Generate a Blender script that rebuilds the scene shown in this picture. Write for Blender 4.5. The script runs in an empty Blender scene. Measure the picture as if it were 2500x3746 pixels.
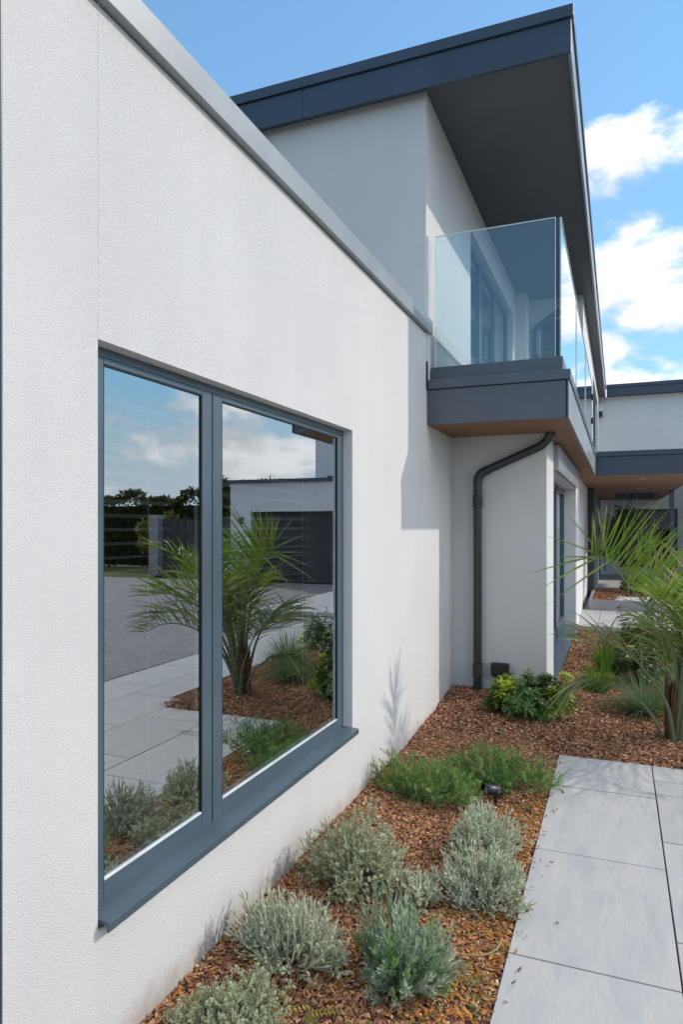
import bpy, math, random
import numpy as np
from mathutils import Vector
R = math.radians
rng = np.random.default_rng(7)
SC = bpy.context.scene
COL = SC.collection

# ------------------------------------------------------------------ camera
cam = bpy.data.cameras.new('camera')
cam.lens = 24.0; cam.sensor_fit = 'HORIZONTAL'; cam.sensor_width = 24.0
cam.shift_y = 0.0207; cam.clip_start = 0.05; cam.clip_end = 3000
camo = bpy.data.objects.new('camera', cam); COL.objects.link(camo)
camo.location = (0, 0, 1.65); camo.rotation_euler = (R(90), 0, R(22.078))
SC.camera = camo

# ------------------------------------------------------------------ light
SUN_DIR = Vector((1.098, 0.70, 0.845)).normalized()      # towards the sun
SUN_EL = math.asin(SUN_DIR.z); SUN_AZ = math.atan2(SUN_DIR.x, SUN_DIR.y)
sl = bpy.data.lights.new('sun', 'SUN'); sl.energy = 2.1; sl.angle = R(0.9); sl.color = (1.0, 0.915, 0.80)
so = bpy.data.objects.new('sun', sl); COL.objects.link(so)
so.rotation_euler = SUN_DIR.to_track_quat('Z', 'Y').to_euler(); so.location = (20, 15, 20)
SC.view_settings.view_transform = 'Standard'; SC.view_settings.look = 'None'
SC.view_settings.exposure = 0.38; SC.view_settings.gamma = 1.0

def build_world():
    w = bpy.data.worlds.new('World'); SC.world = w; w.use_nodes = True
    nt = w.node_tree; nt.nodes.clear(); N = nt.nodes.new; L = nt.links.new
    out = N('ShaderNodeOutputWorld'); bg = N('ShaderNodeBackground'); bg.inputs[1].default_value = 0.15
    sky = N('ShaderNodeTexSky'); sky.sky_type = 'NISHITA'; sky.sun_disc = False
    sky.sun_elevation = SUN_EL; sky.sun_rotation = SUN_AZ
    sky.air_density = 1.0; sky.dust_density = 0.0; sky.ozone_density = 2.2
    tc = N('ShaderNodeTexCoord'); sep = N('ShaderNodeSeparateXYZ'); L(tc.outputs['Generated'], sep.inputs[0])
    def m(op, a, b=None, c=None, clamp=False):
        n = N('ShaderNodeMath'); n.operation = op; n.use_clamp = clamp
        for i, v in enumerate((a, b, c)):
            if v is None: continue
            if isinstance(v, (int, float)): n.inputs[i].default_value = v
            else: L(v, n.inputs[i])
        return n.outputs[0]
    az = m('ARCTAN2', sep.outputs[0], sep.outputs[1]); el = m('ARCSINE', sep.outputs[2])
    azd = m('MULTIPLY', az, 57.2958); eld = m('MULTIPLY', el, 57.2958)
    def rmap(v, a, b, c, d):
        n = N('ShaderNodeMapRange'); L(v, n.inputs[0])
        for i, x in enumerate((a, b, c, d)): n.inputs[i + 1].default_value = x
        n.interpolation_type = 'SMOOTHSTEP'; return n.outputs[0]
    aza = m('ABSOLUTE', azd)
    elc = rmap(aza, 6, 26, 16.0, 6.2); wid = rmap(aza, 6, 26, 11.0, 3.6)
    q = m('DIVIDE', m('SUBTRACT', eld, elc), wid)
    band = m('MAXIMUM', m('SUBTRACT', 1.0, m('MULTIPLY', q, q)), -1.6)
    # out-of-view cumulus added right, behind and overhead, to fill the shade with light
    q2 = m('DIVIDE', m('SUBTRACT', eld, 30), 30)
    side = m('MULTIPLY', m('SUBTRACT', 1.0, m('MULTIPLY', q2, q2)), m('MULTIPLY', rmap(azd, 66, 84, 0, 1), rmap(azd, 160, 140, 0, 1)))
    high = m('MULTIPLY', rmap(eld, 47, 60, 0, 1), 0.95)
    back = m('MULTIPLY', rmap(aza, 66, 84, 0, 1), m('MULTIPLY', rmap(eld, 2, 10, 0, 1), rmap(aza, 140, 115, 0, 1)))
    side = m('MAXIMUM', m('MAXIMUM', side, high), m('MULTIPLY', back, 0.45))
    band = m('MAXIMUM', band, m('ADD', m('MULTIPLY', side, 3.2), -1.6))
    mp = N('ShaderNodeMapping'); L(tc.outputs['Generated'], mp.inputs[0]); mp.inputs['Scale'].default_value = (1, 1, 1.9)
    mp.inputs['Location'].default_value = (6.6, 6.1, 1.2)
    mp2 = N('ShaderNodeMapping'); L(tc.outputs['Generated'], mp2.inputs[0]); mp2.inputs['Scale'].default_value = (1, 1, 1.9)
    mp2.inputs['Location'].default_value = (6.6, 6.1, 1.285)
    def cl(v):
        n1 = N('ShaderNodeTexNoise'); L(v, n1.inputs[0]); n1.inputs['Scale'].default_value = 5.4
        n1.inputs['Detail'].default_value = 12; n1.inputs['Roughness'].default_value = 0.55; n1.inputs['Distortion'].default_value = 0.15
        return n1.outputs[0]
    na, nb = cl(mp.outputs[0]), cl(mp2.outputs[0])
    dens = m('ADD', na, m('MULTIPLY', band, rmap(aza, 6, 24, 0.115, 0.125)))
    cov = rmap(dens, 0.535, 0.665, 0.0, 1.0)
    shade = rmap(m('SUBTRACT', nb, na), -0.13, 0.12, 7.0, 4.9)
    bright_zone = m('MULTIPLY', rmap(azd, 64, 84, 0, 1), rmap(azd, 150, 130, 0, 1))      # added cloud on the right brightened further for stronger fill light
    shade = m('MULTIPLY', shade, m('ADD', m('MULTIPLY', bright_zone, 1.1), 1.0))
    ramp = N('ShaderNodeCombineColor')
    L(shade, ramp.inputs[0]); L(m('MULTIPLY', shade, 0.995), ramp.inputs[1]); L(m('MULTIPLY', shade, 1.015), ramp.inputs[2])
    hz = N('ShaderNodeMix'); hz.data_type = 'RGBA'; hz.blend_type = 'MULTIPLY'; hz.inputs[0].default_value = 1.0
    L(sky.outputs[0], hz.inputs[6]); hz.inputs[7].default_value = (1.02, 1.22, 1.18, 1)
    # soften the glare round the sun and along the horizon
    bw = N('ShaderNodeRGBToBW'); L(hz.outputs[2], bw.inputs[0])
    f = m('DIVIDE', 1.84, m('ADD', m('MULTIPLY', bw.outputs[0], 0.30), 1.0))
    sc = N('ShaderNodeVectorMath'); sc.operation = 'SCALE'; L(hz.outputs[2], sc.inputs[0]); L(f, sc.inputs['Scale'])
    bw2 = N('ShaderNodeRGBToBW'); L(sc.outputs[0], bw2.inputs[0])
    pale = N('ShaderNodeCombineColor')
    for i, k in enumerate((0.86, 1.0, 1.16)): L(m('MULTIPLY', bw2.outputs[0], k), pale.inputs[i])
    hm = N('ShaderNodeMix'); hm.data_type = 'RGBA'; L(rmap(eld, 2, 13, 0.9, 0.0), hm.inputs[0]); L(sc.outputs[0], hm.inputs[6]); L(pale.outputs[0], hm.inputs[7])
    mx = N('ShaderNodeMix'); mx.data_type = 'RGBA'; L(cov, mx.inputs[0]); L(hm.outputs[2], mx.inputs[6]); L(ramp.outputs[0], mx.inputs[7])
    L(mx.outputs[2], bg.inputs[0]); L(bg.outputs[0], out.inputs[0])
build_world()
SC.cycles.max_bounces = 10; SC.cycles.transparent_max_bounces = 24; SC.cycles.glossy_bounces = 6
SC.cycles.sample_clamp_indirect = 6

# ------------------------------------------------------------------ materials
def nodes(name):
    m = bpy.data.materials.new(name); m.use_nodes = True
    nt = m.node_tree; b = nt.nodes['Principled BSDF']
    return m, nt, b, nt.nodes.new, nt.links.new
def setp(b, base=None, rough=None, metal=None, spec=None, coat=None):
    if base is not None: b.inputs['Base Color'].default_value = (*base, 1)
    if rough is not None: b.inputs['Roughness'].default_value = rough
    if metal is not None: b.inputs['Metallic'].default_value = metal
    if spec is not None: b.inputs['Specular IOR Level'].default_value = spec
    if coat is not None: b.inputs['Coat Weight'].default_value = coat
def noise(N, L, vec, scale, detail=4, rough=0.5):
    n = N('ShaderNodeTexNoise'); n.inputs['Scale'].default_value = scale
    n.inputs['Detail'].default_value = detail; n.inputs['Roughness'].default_value = rough
    if vec is not None: L(vec, n.inputs['Vector'])
    return n
def cramp(N, L, fac, stops):
    r = N('ShaderNodeValToRGB'); e = r.color_ramp.elements
    while len(e) < len(stops): e.new(0.5)
    for i, (p, c) in enumerate(stops):
        e[i].position = p; e[i].color = (*c, 1)
    L(fac, r.inputs[0]); return r.outputs[0]
def bump(N, L, h, strength, dist, nrm=None):
    b = N('ShaderNodeBump'); b.inputs['Strength'].default_value = strength; b.inputs['Distance'].default_value = dist
    L(h, b.inputs['Height'])
    if nrm is not None: L(nrm, b.inputs['Normal'])
    return b.outputs[0]

def mat_stucco(name, base=(0.80, 0.79, 0.78)):
    m, nt, b, N, L = nodes(name); setp(b, rough=0.9, spec=0.25)
    tc = N('ShaderNodeTexCoord').outputs['Object']
    a = noise(N, L, tc, 1.3, 5, 0.55)
    st = N('ShaderNodeMapping'); L(tc, st.inputs[0]); st.inputs['Scale'].default_value = (5, 5, 0.5)
    a2 = noise(N, L, st.outputs[0], 1.0, 4, 0.6)
    mixf = N('ShaderNodeMath'); mixf.operation = 'MULTIPLY_ADD'
    L(a2.outputs[0], mixf.inputs[0]); mixf.inputs[1].default_value = 0.6
    L(a.outputs[0], mixf.inputs[2])
    d = tuple(x * 0.93 for x in base)
    c = cramp(N, L, mixf.outputs[0], [(0.55, (d[0], d[1]*1.0, d[2]*1.0)), (1.05, base)])
    g = noise(N, L, tc, 560, 1, 0.6); g2 = noise(N, L, tc, 270, 1, 0.5)
    ad = N('ShaderNodeMath'); ad.operation = 'MULTIPLY_ADD'; L(g2.outputs[0], ad.inputs[0]); ad.inputs[1].default_value = 0.45
    L(g.outputs[0], ad.inputs[2])
    # soil splash along the foot of the wall
    sz = N('ShaderNodeSeparateXYZ'); L(tc, sz.inputs[0]); dn = noise(N, L, tc, 9, 5, 0.65)
    zz = N('ShaderNodeMath'); zz.operation = 'MULTIPLY_ADD'; L(dn.outputs[0], zz.inputs[0]); zz.inputs[1].default_value = -0.22; L(sz.outputs[2], zz.inputs[2])
    mr = N('ShaderNodeMapRange'); L(zz.outputs[0], mr.inputs[0]); mr.inputs[1].default_value = -0.075; mr.inputs[2].default_value = 0.035; mr.inputs[3].default_value = 0.5; mr.inputs[4].default_value = 0.0
    dm = N('ShaderNodeMix'); dm.data_type = 'RGBA'; L(mr.outputs[0], dm.inputs[0]); L(c, dm.inputs[6]); dm.inputs[7].default_value = (0.42, 0.33, 0.26, 1)
    L(dm.outputs[2], b.inputs['Base Color'])
    L(bump(N, L, ad.outputs[0], 1.0, 0.0052), b.inputs['Normal'])
    return m
def mat_metal(name, base, rough=0.38, spec=0.5, coat=0.0, streak=0.12):
    m, nt, b, N, L = nodes(name); setp(b, rough=rough, spec=spec, coat=coat)
    tc = N('ShaderNodeTexCoord').outputs['Object']
    a = noise(N, L, tc, 2.6, 5, 0.6)
    c = cramp(N, L, a.outputs[0], [(0.3, tuple(x * (1 - streak) for x in base)), (0.7, tuple(x * (1 + streak) for x in base))])
    L(c, b.inputs['Base Color'])
    rr = N('ShaderNodeMapRange'); L(a.outputs[0], rr.inputs[0]); rr.inputs[3].default_value = rough * 0.85; rr.inputs[4].default_value = rough * 1.2
    L(rr.outputs[0], b.inputs['Roughness'])
    g = noise(N, L, tc, 900, 2, 0.5)
    L(bump(N, L, g.outputs[0], 0.06, 0.0006), b.inputs['Normal'])
    return m
def mat_plain(name, base, rough=0.6, spec=0.4, var=0.15, scale=6, bumps=0.0, bscale=80, bdist=0.003):
    m, nt, b, N, L = nodes(name); setp(b, rough=rough, spec=spec)
    tc = N('ShaderNodeTexCoord').outputs['Object']
    a = noise(N, L, tc, scale, 5, 0.6)
    c = cramp(N, L, a.outputs[0], [(0.3, tuple(x * (1 - var) for x in base)), (0.7, tuple(min(1, x * (1 + var)) for x in base))])
    L(c, b.inputs['Base Color'])
    if bumps:
        g = noise(N, L, tc, bscale, 4, 0.6); L(bump(N, L, g.outputs[0], bumps, bdist), b.inputs['Normal'])
    return m
def mat_leaf(name, rough=0.55, trans=0.25, spec=0.35):
    m, nt, b, N, L = nodes(name); setp(b, rough=rough, spec=spec)
    at = N('ShaderNodeAttribute'); at.attribute_name = 'col'
    L(at.outputs['Color'], b.inputs['Base Color'])
    tr = N('ShaderNodeBsdfTranslucent')
    hs = N('ShaderNodeHueSaturation'); hs.inputs['Value'].default_value = 1.3; hs.inputs['Saturation'].default_value = 1.15; L(at.outputs['Color'], hs.inputs['Color'])
    L(hs.outputs[0], tr.inputs['Color'])
    mx = N('ShaderNodeMixShader'); mx.inputs[0].default_value = trans
    L(b.outputs[0], mx.inputs[1]); L(tr.outputs[0], mx.inputs[2]); L(mx.outputs[0], nt.nodes['Material Output'].inputs[0])
    return m
def mat_attr(name, rough=0.8, spec=0.25, bumps=0.3, bscale=150):
    m, nt, b, N, L = nodes(name); setp(b, rough=rough, spec=spec)
    at = N('ShaderNodeAttribute'); at.attribute_name = 'col'
    L(at.outputs['Color'], b.inputs['Base Color'])
    tc = N('ShaderNodeTexCoord').outputs['Object']
    g = noise(N, L, tc, bscale, 3, 0.6); L(bump(N, L, g.outputs[0], bumps, 0.003), b.inputs['Normal'])
    return m
def mat_glass(name, tint, refl, ior=1.5, boost=1.0, wave=0.0):
    """flat pane: Fresnel mirror over a tinted transparent sheet"""
    m, nt, b, N, L = nodes(name); nt.nodes.remove(b)
    fr = N('ShaderNodeFresnel'); fr.inputs[0].default_value = ior
    ml = N('ShaderNodeMath'); ml.operation = 'MULTIPLY_ADD'; ml.use_clamp = True
    L(fr.outputs[0], ml.inputs[0]); ml.inputs[1].default_value = boost; ml.inputs[2].default_value = refl
    gl = N('ShaderNodeBsdfGlossy'); gl.inputs['Roughness'].default_value = 0.0; gl.inputs['Color'].default_value = (0.93, 0.97, 1.0, 1)
    tr = N('ShaderNodeBsdfTransparent'); tr.inputs[0].default_value = (*tint, 1)
    mx = N('ShaderNodeMixShader'); L(ml.outputs[0], mx.inputs[0]); L(tr.outputs[0], mx.inputs[1]); L(gl.outputs[0], mx.inputs[2])
    if wave:
        tc = N('ShaderNodeTexCoord').outputs['Object']
        g = noise(N, L, tc, 1.6, 1, 0.4); bn = bump(N, L, g.outputs[0], wave, 0.004)
        L(bn, gl.inputs['Normal'])
    L(mx.outputs[0], nt.nodes['Material Output'].inputs[0])
    return m
def mat_slab(name):
    m, nt, b, N, L = nodes(name); setp(b, rough=0.62, spec=0.35)
    tc = N('ShaderNodeTexCoord').outputs['Object']
    mp = N('ShaderNodeMapping'); L(tc, mp.inputs[0]); mp.inputs['Scale'].default_value = (3.2, 0.9, 1); mp.inputs['Rotation'].default_value = (0, 0, R(12))
    a = noise(N, L, mp.outputs[0], 3.0, 9, 0.62); a.inputs['Distortion'].default_value = 0.7
    at = N('ShaderNodeAttribute'); at.attribute_name = 'col'
    c = cramp(N, L, a.outputs[0], [(0.25, (0.82, 0.86, 0.90)), (0.5, (0.97, 0.97, 0.98)), (0.78, (1.1, 1.06, 0.99))])
    mu = N('ShaderNodeMix'); mu.data_type = 'RGBA'; mu.blend_type = 'MULTIPLY'; mu.inputs[0].default_value = 1
    L(at.outputs['Color'], mu.inputs[6]); L(c, mu.inputs[7]); L(mu.outputs[2], b.inputs['Base Color'])
    mp2 = N('ShaderNodeMapping'); L(tc, mp2.inputs[0]); mp2.inputs['Scale'].default_value = (5, 1.3, 1); mp2.inputs['Rotation'].default_value = (0, 0, R(9))
    r = noise(N, L, mp2.outputs[0], 4.0, 7, 0.6); r.inputs['Distortion'].default_value = 1.2
    bn = bump(N, L, r.outputs[0], 0.25, 0.012)
    f = noise(N, L, tc, 260, 3, 0.6); bn = bump(N, L, f.outputs[0], 0.12, 0.002, bn)
    L(bn, b.inputs['Normal'])
    rr = N('ShaderNodeMapRange'); L(a.outputs[0], rr.inputs[0]); rr.inputs[3].default_value = 0.5; rr.inputs[4].default_value = 0.75
    L(rr.outputs[0], b.inputs['Roughness'])
    return m
def mat_wood(name, base):
    m, nt, b, N, L = nodes(name); setp(b, rough=0.6, spec=0.3)
    tc = N('ShaderNodeTexCoord').outputs['Object']
    mp = N('ShaderNodeMapping'); L(tc, mp.inputs[0]); mp.inputs['Scale'].default_value = (1.5, 30, 30)
    a = noise(N, L, mp.outputs[0], 3, 6, 0.6)
    c = cramp(N, L, a.outputs[0], [(0.3, tuple(x * 0.75 for x in base)), (0.7, tuple(x * 1.2 for x in base))])
    L(c, b.inputs['Base Color']); return m
def mat_blocks(name):
    m, nt, b, N, L = nodes(name); setp(b, rough=0.8)
    tc = N('ShaderNodeTexCoord').outputs['Object']
    br = N('ShaderNodeTexBrick'); L(tc, br.inputs['Vector']); br.inputs['Scale'].default_value = 2.6
    br.inputs['Color1'].default_value = (0.19, 0.185, 0.195, 1); br.inputs['Color2'].default_value = (0.27, 0.26, 0.265, 1)
    br.inputs['Mortar'].default_value = (0.09, 0.09, 0.09, 1); br.inputs['Mortar Size'].default_value = 0.018
    L(br.outputs['Color'], b.inputs['Base Color'])
    L(bump(N, L, br.outputs['Fac'], -0.3, 0.004), b.inputs['Normal']); return m
def mat_soil(name):
    m, nt, b, N, L = nodes(name); setp(b, rough=0.95, spec=0.1)
    tc = N('ShaderNodeTexCoord').outputs['Object']
    v = N('ShaderNodeTexVoronoi'); v.inputs['Scale'].default_value = 70; L(tc, v.inputs['Vector'])
    c = cramp(N, L, v.outputs['Color'], [(0.1, (0.07, 0.035, 0.022)), (0.5, (0.16, 0.082, 0.05)), (0.9, (0.27, 0.15, 0.095))])
    L(c, b.inputs['Base Color']); L(bump(N, L, v.outputs['Distance'], 0.9, 0.02), b.inputs['Normal']); return m

M = {}
M['stucco'] = mat_stucco('white_render')
M['frame'] = mat_metal('anthracite_frame', (0.058, 0.088, 0.112), 0.33, 0.55, 0.15)
M['fascia'] = mat_metal('anthracite_fascia', (0.072, 0.088, 0.112), 0.36, 0.55, 0.1)
M['roofedge'] = mat_metal('blue_black_fascia', (0.04, 0.058, 0.088), 0.32, 0.5, 0.1)
M['coping'] = mat_metal('grey_coping', (0.27, 0.285, 0.295), 0.36, 0.5, 0.0)
M['soffit'] = mat_plain('dark_soffit', (0.105, 0.115, 0.125), 0.55, 0.4, 0.06, 1.5)
M['pipe'] = mat_metal('black_pipe', (0.028, 0.036, 0.042), 0.3, 0.5, 0.1)
M['black'] = mat_plain('black_plastic', (0.018, 0.018, 0.020), 0.4, 0.5)
M['gasket'] = mat_plain('rubber_gasket', (0.010, 0.011, 0.012), 0.6, 0.3)
M['wood'] = mat_wood('cedar_batten', (0.28, 0.15, 0.085))
M['woodback'] = mat_plain('dark_backing', (0.03, 0.018, 0.012), 0.8)
M['glass'] = mat_glass('window_glass', (0.90, 0.95, 0.95), 0.43, 1.5, 1.0, 0.06)
M['glass2'] = mat_glass('door_glass', (0.66, 0.76, 0.79), 0.16, 1.5, 1.1, 0.06)
M['dglass'] = mat_glass('dark_window_glass', (0.3, 0.33, 0.35), 0.0, 1.45, 1.0)
M['bglass'] = mat_glass('balustrade_glass', (0.80, 0.94, 0.98), 0.085, 1.5, 1.7)
M['gedge'] = mat_plain('glass_edge', (0.62, 0.76, 0.74), 0.2, 0.6)
M['spacer'] = mat_plain('aluminium_spacer', (0.62, 0.64, 0.65), 0.35, 0.6)
M['slat'] = mat_plain('blind_slat', (0.8, 0.8, 0.79), 0.5)
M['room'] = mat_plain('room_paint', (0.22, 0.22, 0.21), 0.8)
M['curtain'] = mat_plain('pale_curtain', (0.55, 0.58, 0.58), 0.9)
M['slab'] = mat_slab('grey_stone_slab')
M['joint'] = mat_plain('slab_bedding', (0.06, 0.05, 0.045), 0.95)
M['blocks'] = mat_blocks('block_paving')
M['soil'] = mat_soil('mulch_base')
M['chip'] = mat_attr('bark_chip', 0.85, 0.2, 0.35, 220)
M['litter'] = mat_leaf('dry_leaf', 0.6, 0.3)
M['leaf'] = mat_leaf('leaf_matte', 0.65, 0.38, 0.2)
M['leafgloss'] = mat_leaf('leaf_gloss', 0.36, 0.25, 0.45)
M['palmleaf'] = mat_leaf('palm_leaf', 0.38, 0.3, 0.5)
M['bark'] = mat_attr('trunk_bark', 0.9, 0.2, 0.8, 60)
M['tile'] = mat_plain('planter_tile', (0.30, 0.29, 0.30), 0.6, 0.3, 0.12, 3)
M['darkpanel'] = mat_metal('dark_door_panel', (0.035, 0.042, 0.05), 0.35)
M['greypanel'] = mat_plain('grey_panel', (0.16, 0.165, 0.175), 0.6)
M['garagedoor'] = mat_plain('garage_door', (0.045, 0.045, 0.05), 0.55)
M['grass'] = mat_plain('far_grass', (0.10, 0.11, 0.04), 0.9, 0.1, 0.4, 0.4)
M['white'] = mat_plain('white_plastic', (0.7, 0.7, 0.7), 0.4)
M['lens'] = mat_plain('frosted_lens', (0.42, 0.43, 0.43), 0.15, 0.6)
M['steel'] = mat_metal('steel_links', (0.12, 0.12, 0.13), 0.35)
M['pebble'] = mat_plain('white_pebble', (0.66, 0.65, 0.62), 0.7)
M['twig'] = mat_plain('dry_twig', (0.32, 0.22, 0.13), 0.8)
M['petal'] = mat_leaf('lilac_petal', 0.6, 0.3)
M['sunlit_metal'] = mat_metal('sunlit_anthracite', (0.30, 0.325, 0.345), 0.3, 0.5, 0.1, 0.22)  # dark metal with its grazing sunlit brightness put into the base colour

# ------------------------------------------------------------------ mesh builder
class MB:
    def __init__(s): s.v = []; s.n = 0; s.loops = []; s.sizes = []; s.c = []; s.mi = []; s.sm = []
    def add(s, v, f, col=None, mi=0, smooth=False):
        v = np.asarray(v, float).reshape(-1, 3); f = np.asarray(f, int)
        s.v.append(v); s.loops.append((f + s.n).ravel()); s.sizes.append(np.full(len(f), f.shape[1]))
        if col is None: col = (0.5, 0.5, 0.5)
        s.c.append(np.broadcast_to(np.asarray(col, float), (len(v), 3)))
        s.mi.append(np.full(len(f), mi)); s.sm.append(np.full(len(f), smooth))
        s.n += len(v); return s
    def box(s, x0, x1, y0, y1, z0, z1, mi=0, col=None):
        v = [(x, y, z) for x in (x0, x1) for y in (y0, y1) for z in (z0, z1)]
        return s.add(v, [(0, 1, 3, 2), (4, 6, 7, 5), (0, 4, 5, 1), (2, 3, 7, 6), (0, 2, 6, 4), (1, 5, 7, 3)], col, mi)
    def quad(s, a, b, c, d, mi=0, col=None): return s.add([a, b, c, d], [(0, 1, 2, 3)], col, mi)
    def tube(s, pts, rad, n=10, col=None, mi=0, cap=True, flat=1.0, updir=(0, 0, 1)):
        P = np.asarray(pts, float); k = len(P); rad = np.broadcast_to(np.asarray(rad, float), (k,))
        T = np.gradient(P, axis=0); T /= np.linalg.norm(T, axis=1)[:, None] + 1e-12
        a = np.linspace(0, 2 * np.pi, n, endpoint=False); V = []
        u = np.array(updir, float)
        if abs(T[0] @ u) > 0.9 * np.linalg.norm(u): u = np.array([1.0, 0, 0]) if abs(T[0][0]) < 0.9 else np.array([0, 1.0, 0])
        for i in range(k):
            u = u - T[i] * (u @ T[i]); u /= np.linalg.norm(u); w = np.cross(T[i], u)
            V.append(P[i] + rad[i] * (np.cos(a)[:, None] * w + flat * np.sin(a)[:, None] * u))
        V = np.concatenate(V); F = []
        for i in range(k - 1):
            for j in range(n):
                F.append((i * n + j, i * n + (j + 1) % n, (i + 1) * n + (j + 1) % n, (i + 1) * n + j))
        c = col if col is None or np.ndim(col) == 1 else np.repeat(np.asarray(col), n, axis=0)
        s.add(V, F, c, mi, True)
        if cap:
            for i in (0, k - 1):
                ring = V[i * n:(i + 1) * n]
                cc = None if c is None else (c if np.ndim(c) == 1 else c[i * n:(i + 1) * n])
                s.add(ring, [tuple(range(n))], cc, mi)
        return s
    def strips(s, base, d, side, Ln, W, nseg=2, droop=0.0, prof='leaf', col=(0.1, 0.2, 0.05), fold=0.0, mi=0):
        base = np.asarray(base, float); n = len(base)
        d = np.broadcast_to(d, (n, 3)); side = np.broadcast_to(side, (n, 3))
        Ln = np.broadcast_to(Ln, (n,)); W = np.broadcast_to(W, (n,)); droop = np.broadcast_to(droop, (n,))
        t = np.linspace(0, 1, nseg + 1)
        if prof == 'leaf': w = np.clip(np.sin(np.pi * (0.1 + 0.88 * t)) ** 0.8, 0.05, 1)
        elif prof == 'blade': w = np.clip(1.15 * (1 - t) ** 0.7 * (0.35 + 0.65 * np.minimum(1, t * 6)), 0.04, 1)
        elif prof == 'obov': w = np.clip(np.sin(np.pi * np.clip(t, 0, 1) ** 1.5 * 0.93 + 0.12), 0.08, 1)
        else: w = np.ones_like(t)
        C = base[:, None] + d[:, None] * (Ln[:, None] * t)[..., None]
        C = C - np.array([0, 0, 1.0]) * (droop[:, None] * Ln[:, None] * t ** 2)[..., None]
        S = side[:, None] * (W[:, None] * 0.5 * w)[..., None]
        col = np.broadcast_to(np.asarray(col, float), (n, 3))
        if fold:
            nor = np.cross(d, side); up = nor[:, None] * (W[:, None] * fold * w)[..., None]
            V = np.stack([C - S + up, C, C + S + up], 2); k = 3
        else:
            V = np.stack([C - S, C + S], 2); k = 2
        per = (nseg + 1) * k; F = []
        for i in range(nseg):
            for j in range(k - 1):
                F.append((i * k + j, i * k + j + 1, (i + 1) * k + j + 1, (i + 1) * k + j))
        F = (np.asarray(F)[None] + (np.arange(n) * per)[:, None, None]).reshape(-1, 4)
        return s.add(V.reshape(-1, 3), F, np.repeat(col, per, axis=0), mi, nseg > 1)
    def build(s, name, mats, parent=None, bevel=0.0, smooth_angle=False):
        me = bpy.data.meshes.new(name)
        v = np.concatenate(s.v); lp = np.concatenate(s.loops); sz = np.concatenate(s.sizes)
        me.vertices.add(len(v)); me.vertices.foreach_set('co', v.ravel().astype(np.float32))
        me.loops.add(len(lp)); me.loops.foreach_set('vertex_index', lp.astype(np.int32))
        me.polygons.add(len(sz)); st = np.concatenate([[0], np.cumsum(sz)[:-1]])
        me.polygons.foreach_set('loop_start', st.astype(np.int32)); me.polygons.foreach_set('loop_total', sz.astype(np.int32))
        me.polygons.foreach_set('material_index', np.concatenate(s.mi).astype(np.int32))
        me.polygons.foreach_set('use_smooth', np.concatenate(s.sm).astype(bool))
        ca = me.attributes.new('col', 'FLOAT_COLOR', 'POINT')
        c = np.concatenate(s.c); ca.data.foreach_set('color', np.c_[c, np.ones(len(c))].ravel().astype(np.float32))
        me.update(calc_edges=True); me.validate()
        for m in (mats if isinstance(mats, (list, tuple)) else [mats]): me.materials.append(m if not isinstance(m, str) else M[m])
        o = bpy.data.objects.new(name, me); COL.objects.link(o)
        if parent is not None: o.parent = parent
        if bevel:
            bm = o.modifiers.new('bevel', 'BEVEL'); bm.width = bevel; bm.segments = 2; bm.limit_method = 'ANGLE'
        return o
def tag(o, label=None, cat=None, group=None, kind=None):
    if label: o['label'] = label
    if cat: o['category'] = cat
    if group: o['group'] = group
    if kind: o['kind'] = kind
    return o
def empty(name, loc=(0, 0, 0), label=None, cat=None, group=None):
    o = bpy.data.objects.new(name, None); COL.objects.link(o); o.location = loc; o.empty_display_size = 0.2
    return tag(o, label, cat, group)
def place(o, parent):
    """parent a mesh built in world coordinates to an empty that stands elsewhere"""
    o.parent = parent; o.matrix_parent_inverse = parent.matrix_basis.inverted(); return o
def boxpart(name, mt, parent, *bs, bevel=0.0):
    mb = MB()
    for b in bs: mb.box(*b)
    o = mb.build(name, mt, None, bevel)
    if parent is not None: place(o, parent)
    return o
def unit(a): return a / (np.linalg.norm(a, axis=-1, keepdims=True) + 1e-12)

def wall_sheet(mb, axis, pos, sgn, thick, a0, a1, z0, z1, openings=(), skip=()):
    """a wall of real thickness in plane axis=pos; openings (a0,a1,z0,z1) cut through, skip cells left out"""
    A = sorted({a0, a1, *[x for o in list(openings) + list(skip) for x in o[:2] if a0 < x < a1]})
    Z = sorted({z0, z1, *[x for o in list(openings) + list(skip) for x in o[2:4] if z0 < x < z1]})
    def P(p, a, z): return (p, a, z) if axis == 'x' else (a, p, z)
    bk = pos - sgn * thick
    def hole(i, j):
        if i < 0 or j < 0 or i >= len(A) - 1 or j >= len(Z) - 1: return True
        am, zm = (A[i] + A[i + 1]) / 2, (Z[j] + Z[j + 1]) / 2
        return any(o[0] < am < o[1] and o[2] < zm < o[3] for o in list(openings) + list(skip))
    for i in range(len(A) - 1):
        for j in range(len(Z) - 1):
            if hole(i, j): continue
            l, r, b, t = A[i], A[i + 1], Z[j], Z[j + 1]
            for p in (pos, bk): mb.quad(P(p, l, b), P(p, r, b), P(p, r, t), P(p, l, t))
            if hole(i - 1, j): mb.quad(P(pos, l, b), P(pos, l, t), P(bk, l, t), P(bk, l, b))
            if hole(i + 1, j): mb.quad(P(pos, r, b), P(pos, r, t), P(bk, r, t), P(bk, r, b))
            if hole(i, j - 1): mb.quad(P(pos, l, b), P(pos, r, b), P(bk, r, b), P(bk, l, b))
            if hole(i, j + 1): mb.quad(P(pos, l, t), P(pos, r, t), P(bk, r, t), P(bk, l, t))

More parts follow.
